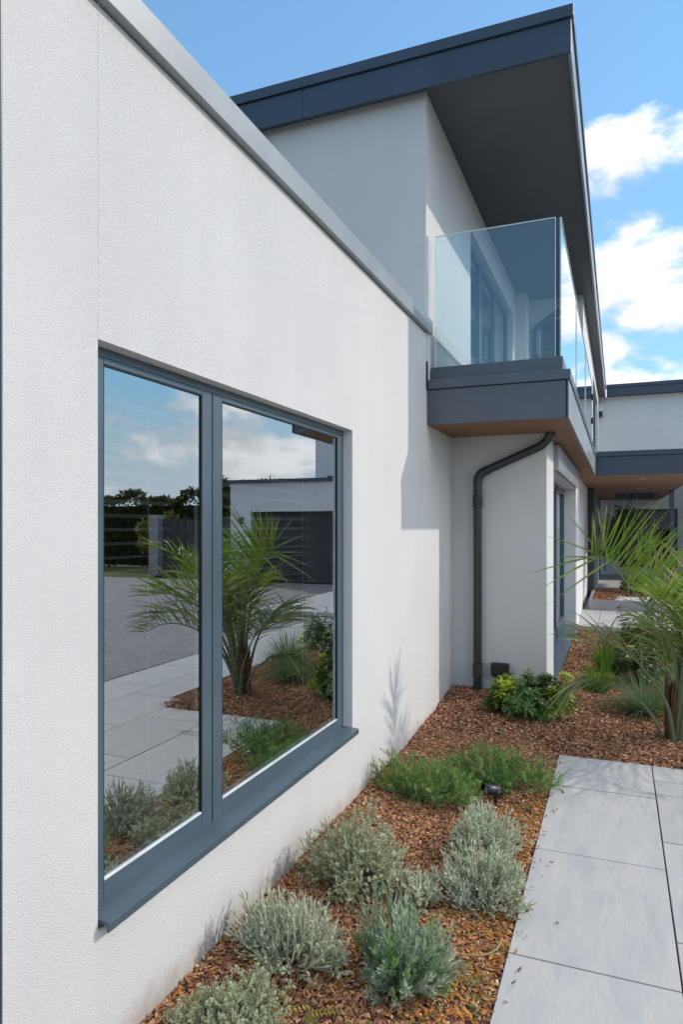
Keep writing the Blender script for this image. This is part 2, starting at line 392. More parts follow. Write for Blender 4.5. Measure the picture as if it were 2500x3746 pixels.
# ------------------------------------------------------------------ ground
def zm(x, y):
    x = np.asarray(x, float); y = np.asarray(y, float)
    s = np.clip((0.15 - x) / 0.8, 0, 1); s = s * s * (3 - 2 * s)
    z = 0.012 + 0.115 * np.exp(-((y - 6.5) / 1.25) ** 2) * s
    z = z + 0.022 * np.clip((-0.9 - x) / 0.5, 0, 1)
    z = z + 0.008 * np.sin(x * 5.1 + y * 2.3) + 0.007 * np.sin(y * 6.7 - x * 3.1)
    e = np.maximum(-0.4 - x, y - 5.17); e = np.minimum(e, 0.985 - x)      # settles just below the slabs
    k = np.clip(e / 0.22, 0, 1); k = k * k * (3 - 2 * k)
    return z * k - 0.014 * (1 - k)

WX = -1.444                       # the long rendered wall
def build_ground():
    g = MB(); g.quad((-400, -400, -0.16), (600, -400, -0.16), (600, 600, -0.16), (-400, 600, -0.16))
    tag(g.build('ground', 'grass'), kind='structure')
    d = MB(); d.quad((2.08, -6, -0.004), (40, -6, -0.004), (40, 17.85, -0.004), (2.08, 17.85, -0.004))
    tag(d.build('driveway', 'blocks'), kind='structure')
    # slab paving: an L of grey stone slabs with open joints
    s = MB(); jt = 0.0035
    def slab(x0, x1, y0, y1):
        c = 0.44 * (1 + rng.normal(0, 0.03)); s.box(x0 + jt, x1 - jt, y0 + jt, y1 - jt, -0.05, 0.0 + rng.uniform(-.0008, .0008), col=(c * 1.0, c * 0.995, c * 0.985))
    top = 5.172
    cols = [(-0.40, 0.212, 4.557), (0.212, 0.824, 4.875), (0.824, 1.436, 4.557), (1.436, 2.05, 4.875)]
    for k, (x0, x1, yt) in enumerate(cols):
        ys = [top if k < 2 else 11.3]
        y = yt if k < 2 else yt + 0.9305 * 7
        while y > -6: ys.append(y); y -= 0.9305
        for a, b in zip(ys[1:], ys[:-1]):
            if b - a < 0.02: continue
            if k == 2 and a > top: slab(x0 + 0.16, x1, a, b)
            else: slab(x0, x1, a, b)
    o = s.build('paving', 'slab', bevel=0.0025); tag(o, kind='structure')
    b = MB(); b.box(-0.398, 2.048, -6, 5.17, -0.12, -0.012); b.box(0.985, 2.048, 5.17, 11.298, -0.12, -0.0125)
    tag(b.build('paving_bed', 'joint'), kind='structure')
    # entrance terrace one step up
    t = MB(); x = -0.62
    for i in range(5):
        for j in range(5):
            x0 = -1.2 + i * 0.9; y0 = 11.3 + j * 0.9
            c = 0.47 * (1 + rng.normal(0, 0.03)); t.box(x0 + jt, x0 + 0.9 - jt, y0 + jt, y0 + 0.9 - jt, 0.03, 0.10, col=(c, c, c))
    t.box(-1.2, 3.28, 11.32, 15.78, -0.15, 0.029, col=(0.3, 0.3, 0.3))
    tag(t.build('terrace', 'slab', bevel=0.003), kind='structure')
    tr = MB(); tr.box(-1.2, 3.3, 15.8, 23.5, -0.15, 0.10, col=(0.45, 0.45, 0.45)); tag(tr.build('path', 'slab'), kind='structure')
    # mulch bed
    def bed(mb, x0, x1, y0, y1, st=0.06):
        xs = np.arange(x0, x1 + st * .5, st); xs = np.clip(xs, x0, x1); xs[-1] = x1
        ys = np.arange(y0, y1 + st * .5, st); ys[-1] = y1
        X, Y = np.meshgrid(xs, ys, indexing='ij'); Z = zm(X, Y) - 0.006
        V = np.stack([X, Y, Z], -1).reshape(-1, 3); m = len(ys); F = []
        i, j = np.meshgrid(np.arange(len(xs) - 1), np.arange(m - 1), indexing='ij'); q = (i * m + j).ravel()
        mb.add(V, np.stack([q, q + m, q + m + 1, q + 1], 1), smooth=True)
    mb = MB(); bed(mb, -1.46, -0.399, -1.5, 5.1695); bed(mb, -1.46, 0.984, 5.1705, 11.29)
    tag(mb.build('mulch_bed', 'soil'), kind='structure')

def chips(n, xr, yr, size, keep=None, lift=0.012):
    x = rng.uniform(*xr, n); y = rng.uniform(*yr, n)
    if keep is not None:
        k = keep(x, y); x, y = x[k], y[k]; n = len(x)
    L = size * rng.uniform(0.45, 1.35, n) ; W = L * rng.uniform(0.28, 0.6, n); H = L * rng.uniform(0.1, 0.24, n)
    z = zm(x, y) + rng.uniform(-0.004, lift, n)
    a = rng.uniform(0, 2 * np.pi, n); p = rng.normal(0, 0.33, n); q = rng.normal(0, 0.4, n)
    ex = np.stack([np.cos(a) * np.cos(p), np.sin(a) * np.cos(p), np.sin(p)], 1)
    ey = unit(np.stack([-np.sin(a), np.cos(a), q], 1)); ez = unit(np.cross(ex, ey)); ey = np.cross(ez, ex)
    sg = np.array([(i, j, k) for i in (-1, 1) for j in (-1, 1) for k in (-1, 1)], float)
    J = sg[None] * (1 + rng.uniform(-0.45, 0.25, (n, 8, 3)))
    V = np.stack([x, y, z], 1)[:, None] + J[..., 0:1] * 0.5 * (L[:, None, None] * ex[:, None]) + J[..., 1:2] * 0.5 * (W[:, None, None] * ey[:, None]) + J[..., 2:3] * 0.5 * (H[:, None, None] * ez[:, None])
    F = np.array([(0, 1, 3, 2), (4, 6, 7, 5), (0, 4, 5, 1), (2, 3, 7, 6), (0, 2, 6, 4), (1, 5, 7, 3)])
    F = (F[None] + (np.arange(n) * 8)[:, None, None]).reshape(-1, 4)
    pal = np.array([(0.24, 0.125, 0.068), (0.15, 0.074, 0.042), (0.31, 0.165, 0.095), (0.085, 0.040, 0.026), (0.40, 0.245, 0.15), (0.27, 0.125, 0.052)])
    c = 1.65 * pal[rng.choice(6, n, p=[.3, .22, .19, .12, .07, .10])] * rng.uniform(0.75, 1.25, (n, 1))
    return V.reshape(-1, 3), F, np.repeat(c, 8, axis=0)
def build_mulch():
    mb = MB()
    k1 = lambda x, y: (x < -0.40)
    mb.add(*chips(42000, (-1.44, -0.402), (1.2, 3.4), 0.0165))
    mb.add(*chips(24000, (-1.44, -0.402), (3.4, 5.2), 0.0185))
    k2 = lambda x, y: ~((x < -0.60) & (y > 6.34)) & ~((x < WX)) & ~((x > -0.8) & (x < -0.6) & (y > 7))
    mb.add(*chips(36000, (-1.44, 0.98), (5.172, 7.6), 0.021, k2))
    mb.add(*chips(19000, (-0.78, 0.98), (7.6, 11.28), 0.028, lambda x, y: ~((x < -0.60) & ((y < 7.1) | (y > 10.88)))))
    for (n_, xr, yr) in ((80, (-.40, -.40), (1.4, 5.1)), (26, (-.38, .9), (5.165, 5.165))):
        V, F, c = chips(n_, xr, yr, .017); sp = np.repeat(np.abs(rng.normal(0, .035, n_)) * np.where(rng.random(n_) < .05, 4, 1), 8)
        if xr[0] == xr[1]: V[:, 0] += sp
        else: V[:, 1] -= sp
        V[:, 2] += .021; mb.add(V, F, c)
    tag(mb.build('bark_mulch', 'chip'), 'red brown bark chips spread over the planting bed', 'mulch', kind='stuff')
    # fallen leaves: small oval leaves, amber to olive, thickest along the paving edge
    n = 3000
    x = np.concatenate([rng.uniform(-1.42, -0.41, 1300), -0.41 - np.abs(rng.normal(0, 0.14, 1700))])
    y = np.concatenate([rng.uniform(1.2, 4.6, 1300), rng.uniform(1.3, 4.6, 1700)])
    k = (x > -1.42) & (rng.random(n) < np.clip(1.35 - (y - 1.3) / 3.2, 0.12, 1)); x, y = x[k], y[k]; n = len(x)
    a = rng.uniform(0, 2 * np.pi, n); d = unit(np.stack([np.cos(a), np.sin(a), rng.normal(0.1, 0.3, n)], 1))
    sd = unit(np.cross(d, np.stack([rng.normal(0, .35, n), rng.normal(0, .35, n), np.ones(n)], 1)))
    pal = 1.15 * np.array([(0.46, 0.20, 0.03), (0.34, 0.13, 0.025), (0.52, 0.30, 0.06), (0.20, 0.17, 0.04), (0.12, 0.15, 0.04), (0.42, 0.28, 0.13)])
    c = pal[rng.choice(6, n, p=[.28, .24, .14, .13, .09, .12])] * rng.uniform(.8, 1.2, (n, 1))
    lf = MB(); lf.strips(np.stack([x, y, zm(x, y) + 0.016], 1), d, sd, rng.uniform(0.016, 0.034, n), rng.uniform(0.008, 0.014, n), 3, rng.uniform(-.2, .4, n), 'leaf', c, fold=0.2)
    # fern-like sprigs of small paired leaflets
    for (sx, sy, ang, ln) in [(-1.10, 2.03, 0.4, .14), (-0.98, 2.06, -0.5, .13), (-0.86, 1.94, 0.2, .12), (-0.58, 2.50, 2.6, .12), (-0.52, 2.42, 0.6, .1), (-0.93, 2.62, 0.3, .12), (-0.47, 3.78, 2.2, .11), (-0.50, 4.05, 1.1, .12), (-0.48, 3.55, 2.9, .1), (-0.62, 1.78, 1.0, .12), (-0.55, 1.95, 2.3, .1), (-0.78, 1.75, 2.0, .12), (-0.72, 2.66, 0.1, .1)]:
        for q in range(2):
            an = ang + q * 0.9; tt = np.linspace(0.15, 1, 9); D = np.array([math.cos(an), math.sin(an), 0.12])
            B = np.array([sx, sy, float(zm(sx, sy)) + 0.02]) + D * ln * tt[:, None]
            for sgn in (-1, 1):
                e = unit(D * 0.6 + sgn * np.array([-math.sin(an), math.cos(an), 0.1])); s2 = unit(np.cross(e, [0.1, 0.1, 1]))
                g0 = [(0.13, 0.16, 0.04), (0.20, 0.19, 0.05), (0.36, 0.27, 0.06)][rng.integers(3)]
                lf.strips(B, np.tile(e, (9, 1)), s2, ln * 0.16, ln * 0.075, 2, 0.3, 'leaf', np.array(g0) * rng.uniform(.8, 1.2, (9, 1)))
            lf.strips(np.array([B[0] - D * ln * .15]), D[None], unit(np.cross(D, [0, 0, 1]))[None], ln, 0.003, 2, 0.0, 'blade', (0.2, 0.16, 0.06))
    tag(lf.build('fallen_leaves', 'litter'), 'amber and olive fallen leaves scattered on the bark by the paving', 'leaves', kind='stuff')

build_ground(); build_mulch()

# ------------------------------------------------------------------ the house
house = empty('house', (-3, 6, 0), 'white rendered modern house with dark fascias, roof overhang and glazed balcony', 'house')
def part(name, mt, *bs, bevel=0.0, parent=None): return boxpart(name, mt, parent or house, *bs, bevel=bevel)

WIN = (1.62, 3.73, 0.44, 2.21)
def build_wing():
    w = MB()
    wall_sheet(w, 'x', WX, 1, 0.3, -6.0, 6.352, -0.3, 3.208, [WIN, (-1.2, 1.279, -0.05, 3.19)],
               [(5.38, 6.352, 2.9, 3.208), ])
    place(w.build('wall', 'stucco'), house)
    # parapet coping: upstand face with a drip shadow gap below, joints every 2 m
    c = MB()
    for (a, b) in [(-6, -0.6), (-0.597, 3.965), (3.968, 5.475)]:
        c.box(-1.82, WX + 0.034, a, b, 3.215, 3.326)
    place(c.build('coping', 'coping', bevel=0.003), house)
    part('flat_roof', 'soffit', (-9, -1.83, -6, 5.38, 3.0, 3.16))
    # dim room behind the windows
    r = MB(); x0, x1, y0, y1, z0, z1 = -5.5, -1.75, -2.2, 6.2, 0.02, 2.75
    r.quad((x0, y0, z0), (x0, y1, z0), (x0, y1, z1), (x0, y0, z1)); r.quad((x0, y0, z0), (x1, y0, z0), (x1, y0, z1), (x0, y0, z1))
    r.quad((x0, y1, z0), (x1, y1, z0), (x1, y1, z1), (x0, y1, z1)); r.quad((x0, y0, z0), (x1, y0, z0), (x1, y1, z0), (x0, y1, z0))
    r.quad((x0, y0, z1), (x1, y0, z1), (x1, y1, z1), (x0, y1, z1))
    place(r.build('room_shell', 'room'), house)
    # thin vertical expansion bead above the window
    part('expansion_bead', 'stucco', (WX - 0.004, WX + 0.0006, 1.6205, 1.6245, 2.212, 3.214))

def casement(opening, mull, sill=True, blind=True):
    y0, y1, z0, z1 = opening; F = -1.497; BK = -1.575
    f = MB()
    f.box(BK, F - .004, y0, y0 + 0.045, z0, z1); f.box(BK, F - .004, y1 - 0.035, y1, z0, z1)
    f.box(BK, F - .004, y0 + 0.045, y1 - 0.035, z1 - 0.03, z1); f.box(BK, F - .004, y0 + 0.045, y1 - 0.035, z0, z0 + 0.03)
    w = place(f.build('window', 'frame', bevel=0.003), house)
    if mull is None: spans = [(y0 + .047, y1 - .037)]
    else: spans = [(y0 + .0455, mull - .0035), (mull + .0035, y1 - .0355)]
    for (a, b) in spans:
        s = MB(); sw = 0.068; zb, zt = z0 + 0.0305, z1 - 0.0305
        sl_, sr = (0.040 if a < y0 + .1 else sw), (sw if b < y1 - .1 else 0.062)
        s.box(BK + .01, F, a, a + sl_, zb, zt); s.box(BK + .01, F, b - sr, b, zb, zt)
        s.box(BK + .01, F, a + sl_, b - sr, zt - 0.021, zt); s.box(BK + .01, F, a + sl_, b - sr, zb, zb + 0.067)
        place(s.build('sash', 'frame', bevel=0.003), w)
        ga, gb, gz, gt = a + sl_, b - sr, zb + 0.067, zt - 0.021
        k = MB(); t = 0.0045
        k.box(F - .009, F - .002, ga, ga + t, gz, gt); k.box(F - .009, F - .002, gb - t, gb, gz, gt)
        k.box(F - .009, F - .002, ga + t, gb - t, gt - t, gt)
        place(k.build('gasket', 'gasket'), w)
        k = MB(); k.box(F - .0075, F - .001, ga + t, gb - t, gz, gz + 0.006); k.box(F - .034, F - .024, ga + .004, gb - .004, gz, gz + 0.017)
        k.box(F - .034, F - .024, ga, ga + .012, gz + .017, gt); k.box(F - .034, F - .024, gb - .012, gb, gz + .017, gt)
        place(k.build('spacer_bar', 'spacer'), w)
        p = MB(); x = F - 0.008; p.quad((x, ga, gz), (x, gb, gz), (x, gb, gt), (x, ga, gt))
        place(p.build('pane', 'glass'), w)
        if blind:
            bl = MB(); z = gz + 0.05
            while z < gt - 0.03:
                xc = -1.66; tl = 0.006
                bl.quad((xc - .020, ga - .03, z - tl), (xc + .020, ga - .03, z + tl), (xc + .020, gb + .03, z + tl), (xc - .020, gb + .03, z - tl)); z += 0.05
            for yc in np.linspace(ga + .12, gb - .12, max(2, int((gb - ga) / .45))):
                bl.box(-1.661, -1.659, yc - .001, yc + .001, gz + .02, gt)
            place(bl.build('blind', 'slat'), w)
    if mull is not None:
        part('mullion_seal', 'gasket', (BK + .01, F - .016, mull - .0035, mull + .0035, z0 + .03, z1 - .03), parent=w)
    if sill:
        s = MB(); ya, yb = y0 + 0.006, y1 + 0.008
        # sloped top sheet with a folded drip edge and closed end cheeks
        v = [(-1.50, 0.477), (-1.407, 0.468), (-1.407, 0.438), (-1.416, 0.438), (-1.416, 0.458), (-1.50, 0.462)]
        n = len(v); V = [(p[0], ya, p[1]) for p in v] + [(p[0], yb, p[1]) for p in v]
        Fq = [(i, (i + 1) % n, n + (i + 1) % n, n + i) for i in range(n)]
        s.add(V, Fq); s.add(V, [(0, 1, 4, 5), (6, 7, 10, 11)]); s.add(V, [(1, 2, 3, 4), (7, 8, 9, 10)])
        place(s.build('sill', 'frame', bevel=0.003), w)
    return w
build_wing()
casement(WIN, 2.326)
tall = casement((-1.2, 1.274, -0.05, 3.19), None, False, False)
part('reveal_lining', 'frame', (-1.58, WX - .0006, 1.2742, 1.2788, -.05, 3.19), parent=tall)

def build_upper():
    w = MB()
    wall_sheet(w, 'y', 5.38, -1, 0.3, -9.0, WX - 0.0, 2.9, 5.165)
    wall_sheet(w, 'x', WX + 0.0, 1, 0.3, 5.68, 10.58, 2.9, 5.165, [(7.18, 10.28, 2.9, 4.78)])
    w.box(WX - .3, -1.285, 10.58, 11.0, 2.86, 5.165)
    wall_sheet(w, 'y', 11.0, -1, 0.3, -1.285, -0.5, 2.86, 5.165, [(-1.13, -0.62, 3.3, 4.84)])
    wall_sheet(w, 'x', -0.5, 1, 0.3, 11.3, 20.0, 2.86, 5.165, [(15.3, 18.9, 2.95, 4.84)])
    place(w.build('wall', 'stucco'), house)
    # balcony door: three panes in slim frames, pale curtain behind
    f = MB(); X = WX - 0.075; z0, z1 = 2.902, 4.78
    f.box(X - .06, X, 7.18, 10.28, z1 - .055, z1); f.box(X - .06, X, 7.18, 10.28, z0, z0 + .05)
    for a, b in ((7.18, 7.24), (8.09, 8.22), (9.14, 9.27), (10.21, 10.28)): f.box(X - .06, X, a, b, z0 + .05, z1 - .055)
    dr = place(f.build('balcony_door', 'frame', bevel=0.003), house)
    for a, b in ((7.24, 8.09), (8.22, 9.14), (9.27, 10.21)):
        p = MB(); p.quad((X - .03, a, z0 + .05), (X - .03, b, z0 + .05), (X - .03, b, z1 - .055), (X - .03, a, z1 - .055)); place(p.build('pane', 'glass2'), dr)
    cu = MB(); ys = np.linspace(7.2, 10.26, 160); xs = X - 0.30 + 0.03 * np.sin(ys * 40) * (0.6 + 0.4 * np.sin(ys * 7))
    V = np.concatenate([np.stack([xs, ys, np.full(160, z0)], 1), np.stack([xs, ys, np.full(160, z1)], 1)]); i = np.arange(159)
    cu.add(V, np.stack([i, i + 1, i + 161, i + 160], 1), smooth=True); place(cu.build('curtain', 'curtain'), dr)
    # louvred window on the return
    f = MB(); f.box(-1.13, -1.09, 11.05, 11.1, 3.3, 4.84); f.box(-0.66, -0.62, 11.05, 11.1, 3.3, 4.84); f.box(-1.09, -.66, 11.05, 11.1, 4.79, 4.84); f.box(-1.09, -.66, 11.05, 11.1, 3.3, 3.35)
    lw = place(f.build('louvred_window', 'frame'), house)
    sl_ = MB(); z = 3.38
    while z < 4.5:
        sl_.quad((-1.09, 11.07, z), (-0.66, 11.07, z), (-0.66, 11.13, z + .035), (-1.09, 11.13, z + .035)); z += .075
    place(sl_.build('louvre', 'slat'), lw)
    p = MB(); p.quad((-1.09, 11.065, 3.35), (-.66, 11.065, 3.35), (-.66, 11.065, 4.79), (-1.09, 11.065, 4.79)); place(p.build('pane', 'glass2'), lw)
    part('backing', 'darkpanel', (-1.13, -.62, 11.2, 11.22, 3.3, 4.84), parent=lw)
    # far upper window in the side wall
    f = MB()
    for a, b in ((15.3, 15.4), (16.4, 16.55), (17.6, 17.75), (18.8, 18.9)): f.box(-.62, -.56, a, b, 2.95, 4.84)
    f.box(-.62, -.56, 15.4, 18.8, 4.76, 4.84); f.box(-.62, -.56, 15.4, 18.8, 2.95, 3.03)
    fw = place(f.build('side_window', 'frame'), house)
    p = MB(); p.quad((-.59, 15.4, 3.03), (-.59, 18.8, 3.03), (-.59, 18.8, 4.76), (-.59, 15.4, 4.76)); place(p.build('pane', 'glass2'), fw)
    part('sill', 'frame', (-.56, -.46, 15.25, 18.95, 2.925, 2.95), parent=fw)
    # roof
    rf = part('roof', 'soffit', (-9, -0.345, 5.30, 20.0, 5.185, 5.40))
    part('fascia', 'roofedge', (-9, -6.2, 5.275, 5.298, 5.125, 5.375), (-6.197, -3.1 + .6, 5.275, 5.298, 5.125, 5.375), (-2.497, -0.322, 5.275, 5.298, 5.125, 5.375), bevel=0.002, parent=rf)
    part('side_fascia', 'sunlit_metal', (-0.343, -0.322, 5.30, 12.0, 5.125, 5.375), (-0.343, -0.322, 12.003, 16.0, 5.125, 5.375), (-0.343, -0.322, 16.003, 20.0, 5.125, 5.375), bevel=0.002, parent=rf)
    part('capping', 'roofedge', (-9, -0.305, 5.255, 5.36, 5.378, 5.466), (-0.41, -0.305, 5.361, 20.0, 5.378, 5.466), bevel=0.003, parent=rf)
    part('roof_deck', 'soffit', (-9, -0.42, 5.37, 20.0, 5.405, 5.43), parent=rf)
    # soffit boards
    s = MB()
    s.box(-9, -0.347, 5.30, 11.62, 5.166, 5.183)
    s.box(-9, -0.347, 11.626, 15.5, 5.166, 5.183); s.box(-9, -0.347, 15.506, 20.0, 5.166, 5.183)
    place(s.build('soffit', 'soffit'), rf)
build_upper()

BX = -0.346                       # outer face of the balcony
def build_balcony():
    b = MB()
    b.box(WX + 0.001, BX - 0.012, 5.406, 5.43, 2.47, 2.752)
    for a, c in ((5.431, 7.6), (7.602, 9.76), (9.762, 11.88)): b.box(BX - 0.024, BX - .004, a if a > 5.45 else 5.406, c, 2.47, 2.752)
    bal = place(b.build('balcony', 'fascia', bevel=0.002), house)
    part('sunlit_side_face', 'sunlit_metal', (BX - .0035, BX, 5.404, 11.88, 2.468, 2.748), parent=bal)  # thin sheet that gives the fascia's outer face its sunlit tone as colour
    part('capping', 'fascia', (WX + 0.001, BX + 0.012, 5.392, 5.52, 2.757, 2.832), (BX - .10, BX + 0.012, 5.5205, 11.895, 2.757, 2.832), bevel=0.003, parent=bal)
    part('deck', 'greypanel', (WX + .002, BX - .105, 5.53, 10.99, 2.74, 2.84), (-0.49, BX - .105, 11.0, 11.9, 2.74, 2.84), parent=bal)
    part('upstand', 'fascia', (WX + 0.012, BX - .05, 5.50, 5.545, 2.833, 2.955), (BX - .085, BX - .05, 5.546, 11.9, 2.833, 2.955), bevel=0.002, parent=bal)
    # cedar battens under the balcony
    s = MB(); y = 5.434
    while y < 11.87:
        xl = WX + .002 if y < 6.30 else -0.594
        s.box(xl, BX - .026, y, y + 0.033, 2.474, 2.49); y += 0.046
    so_ = place(s.build('soffit', 'wood'), bal)
    part('soffit_backing', 'woodback', (WX + .002, BX - .03, 5.434, 6.35, 2.4905, 2.52), (-0.594, BX - .03, 6.351, 11.87, 2.4905, 2.52), parent=so_)
    # glass balustrade
    def gpanel(x0, x1, y0, y1, z0, z1):
        g = MB(); t = 0.0
        if x1 - x0 > y1 - y0:
            ym = (y0 + y1) / 2; g.quad((x0, ym, z0), (x1, ym, z0), (x1, ym, z1), (x0, ym, z1))
        else:
            xm = (x0 + x1) / 2; g.quad((xm, y0, z0), (xm, y1, z0), (xm, y1, z1), (xm, y0, z1))
        gp = place(g.build('glass_panel', 'bglass'), bal)
        e = MB(); h = 0.006
        if x1 - x0 > y1 - y0:
            e.box(x0, x1, ym - h, ym + h, z1 - .002, z1 + .003); e.box(x0 - .003, x0 + .002, ym - h, ym + h, z0, z1 - .002); e.box(x1 - .002, x1 + .003, ym - h, ym + h, z0, z1 - .002)
        else:
            e.box(xm - h, xm + h, y0, y1, z1 - .002, z1 + .003); e.box(xm - h, xm + h, y0 - .003, y0 + .002, z0, z1 - .002); e.box(xm - h, xm + h, y1 - .002, y1 + .003, z0, z1 - .002)
        place(e.build('glass_edge', 'gedge'), gp)
    gpanel(-1.40, -0.452, 5.515, 5.530, 2.956, 4.036)
    gpanel(-0.421, -0.408, 5.535, 7.62, 2.956, 4.036)
    gpanel(-0.421, -0.408, 7.64, 9.76, 2.956, 4.036)
    gpanel(-0.421, -0.408, 9.78, 12.3, 2.956, 4.036)
    part('corner_post', 'roofedge', (-0.440, -0.428, 5.518, 5.534, 2.956, 4.03), parent=bal)
    for yj in (7.624, 9.764): part('joint_trim', 'gasket', (-0.419, -0.410, yj, yj + .012, 2.956, 4.03), parent=bal)
    for zj in (3.38, 3.78): part('glass_clamp', 'black', (-.43, -.395, 12.29, 12.36, zj, zj + .1), parent=bal)
    part('wall_bracket', 'black', (WX + .0015, WX + .014, 5.374, 5.39, 2.76, 2.98), bevel=0.002, parent=bal)
    part('wall_trim', 'spacer', (WX + .001, WX + .014, 5.398, 5.412, 2.84, 4.0), parent=bal)
build_balcony()

PX = -0.596
def build_lower():
    w = MB()
    wall_sheet(w, 'y', 6.352, -1, 0.25, WX + .0, PX, -0.3, 2.60)
    place(w.build('wall', 'stucco'), house)
    w = MB()
    wall_sheet(w, 'x', PX, 1, 0.24, 6.602, 11.85, -0.3, 2.60, [(7.05, 10.9, -0.3, 2.21)])
    place(w.build('wall', 'stucco'), house)
    w = MB(); wall_sheet(w, 'x', -0.625, 1, 0.2, 11.85, 15.7, -0.3, 2.8); place(w.build('wall', 'stucco'), house)
    # tall glazed door set back in the recess
    f = MB(); X = -0.765; z0, z1 = 0.16, 2.20
    for a, b in ((7.05, 7.13), (8.2, 8.36), (9.45, 9.61), (10.82, 10.9)): f.box(X - .07, X, a, b, z0, z1)
    f.box(X - .07, X, 7.13, 10.82, z1 - .08, z1); f.box(X - .07, X, 7.13, 10.82, z0, z0 + .13)
    d = place(f.build('glazed_door', 'frame', bevel=0.003), house)
    for a, b in ((7.13, 8.2), (8.36, 9.45), (9.61, 10.82)):
        p = MB(); p.quad((X - .03, a, z0 + .13), (X - .03, b, z0 + .13), (X - .03, b, z1 - .08), (X - .03, a, z1 - .08)); place(p.build('pane', 'glass2'), d)
    part('sill', 'frame', (X, PX + .03, 7.052, 10.898, .13, .159), (PX - .02, PX + .0, 7.052, 10.898, -.3, .129), bevel=0.003, parent=d)
    part('backing', 'curtain', (X - .32, X - .30, 7.0, 10.95, .0, 2.3), parent=d)
    # folded metal box for the sun screen above the door
    s = MB()
    s.box(-.765, PX + .05, 7.06, 7.085, 2.20, 2.455); s.box(PX + .028, PX + .05, 7.085, 10.88, 2.20, 2.455); s.box(-.765, PX + .028, 7.085, 10.88, 2.435, 2.455)
    sb = place(s.build('screen_box', 'sunlit_metal', bevel=0.003), house)
    u = MB(); u.box(-.765, PX - .06, 7.09, 10.88, 2.212, 2.222); place(u.build('underside_plate', 'greypanel'), sb)
    for y in np.arange(7.3, 10.8, .5):
        for x in (-.72, -.67): part('rivet', 'gasket', (x - .006, x + .006, y - .01, y + .01, 2.2085, 2.2115), parent=sb)
    # entrance: dark frame, grey panelling, back wall with a wide dark window
    part('entrance_frame', 'darkpanel', (-.63, -.49, 15.701, 15.86, -.3, 2.80), bevel=0.004)
    part('entrance_door', 'greypanel', (-.63, -.53, 15.861, 17.2, .1, 2.47), (-.63, -.53, 17.206, 18.6, .1, 2.47), (-.63, -.53, 18.606, 23.4, .1, 2.47))
    w = MB(); wall_sheet(w, 'y', 23.5, -1, 0.3, -.7, 4.0, -.3, 3.05, [(0.02, 1.70, .35, 2.19)]); place(w.build('wall', 'stucco'), house)
    f = MB(); f.box(.02, .1, 23.55, 23.62, .35, 2.19); f.box(1.62, 1.70, 23.55, 23.62, .35, 2.19); f.box(.82, .92, 23.55, 23.62, .35, 2.1); f.box(.1, 1.62, 23.55, 23.62, 2.1, 2.19)
    rw = place(f.build('rear_window', 'darkpanel'), house)
    p = MB(); p.quad((.1, 23.58, .35), (1.62, 23.58, .35), (1.62, 23.58, 2.1), (.1, 23.58, 2.1)); place(p.build('pane', 'dglass'), rw)
    part('backing', 'gasket', (0, 1.72, 23.82, 23.85, .3, 2.2), parent=rw)
    # canopy
    c = part('canopy', 'roofedge', (BX - .0, 1.19, 11.90, 11.925, 2.47, 2.775), (1.17, 1.19, 11.926, 23.45, 2.47, 2.775), bevel=0.002)
    part('capping', 'roofedge', (BX + .013, 1.21, 11.885, 12.0, 2.78, 2.862), (1.1, 1.21, 12.001, 23.45, 2.78, 2.862), bevel=0.003, parent=c)
    part('canopy_deck', 'greypanel', (-.62, 1.16, 11.93, 18.395, 2.73, 2.80), (-.62, 1.16, 22.905, 23.45, 2.73, 2.80), (-.62, -.142, 18.396, 22.904, 2.731, 2.80), (.982, 1.16, 18.396, 22.904, 2.731, 2.80), parent=c)
    s = MB(); y = 11.93
    while y < 23.4:
        y1 = min(y + .135, 23.44)
        if 18.4 < y + .07 < 22.9: s.box(-.62, -.12, y, y1, 2.474, 2.49); s.box(.96, 1.165, y, y1, 2.474, 2.49)
        else: s.box(-.62, 1.165, y, y1, 2.474, 2.49)
        y += .138
    place(s.build('soffit', 'wood'), c)
    part('rooflight_upstand', 'darkpanel', (-.14, .98, 22.86, 22.9, 2.475, 2.73), (-.14, -.11, 18.4, 22.85, 2.4905, 2.73), (.95, .98, 18.4, 22.85, 2.4905, 2.73), parent=c)
    part('post', 'roofedge', (1.09, 1.185, 17.4, 17.5, .1, 2.472), bevel=0.004, parent=c)
    # upper link wing and its roof
    w = MB(); wall_sheet(w, 'y', 20.0, -1, 0.3, -.5, 6.0, 2.863, 5.165); place(w.build('wall', 'stucco'), house)
    r = part('link_roof', 'soffit', (-.30, 6.3, 19.80, 24.0, 5.175, 5.38))
    part('fascia', 'roofedge', (-.30, 6.32, 19.775, 19.798, 5.16, 5.365), bevel=0.002, parent=r)
    part('capping', 'roofedge', (-.30, 6.33, 19.755, 19.86, 5.37, 5.46), bevel=0.003, parent=r)
build_lower()

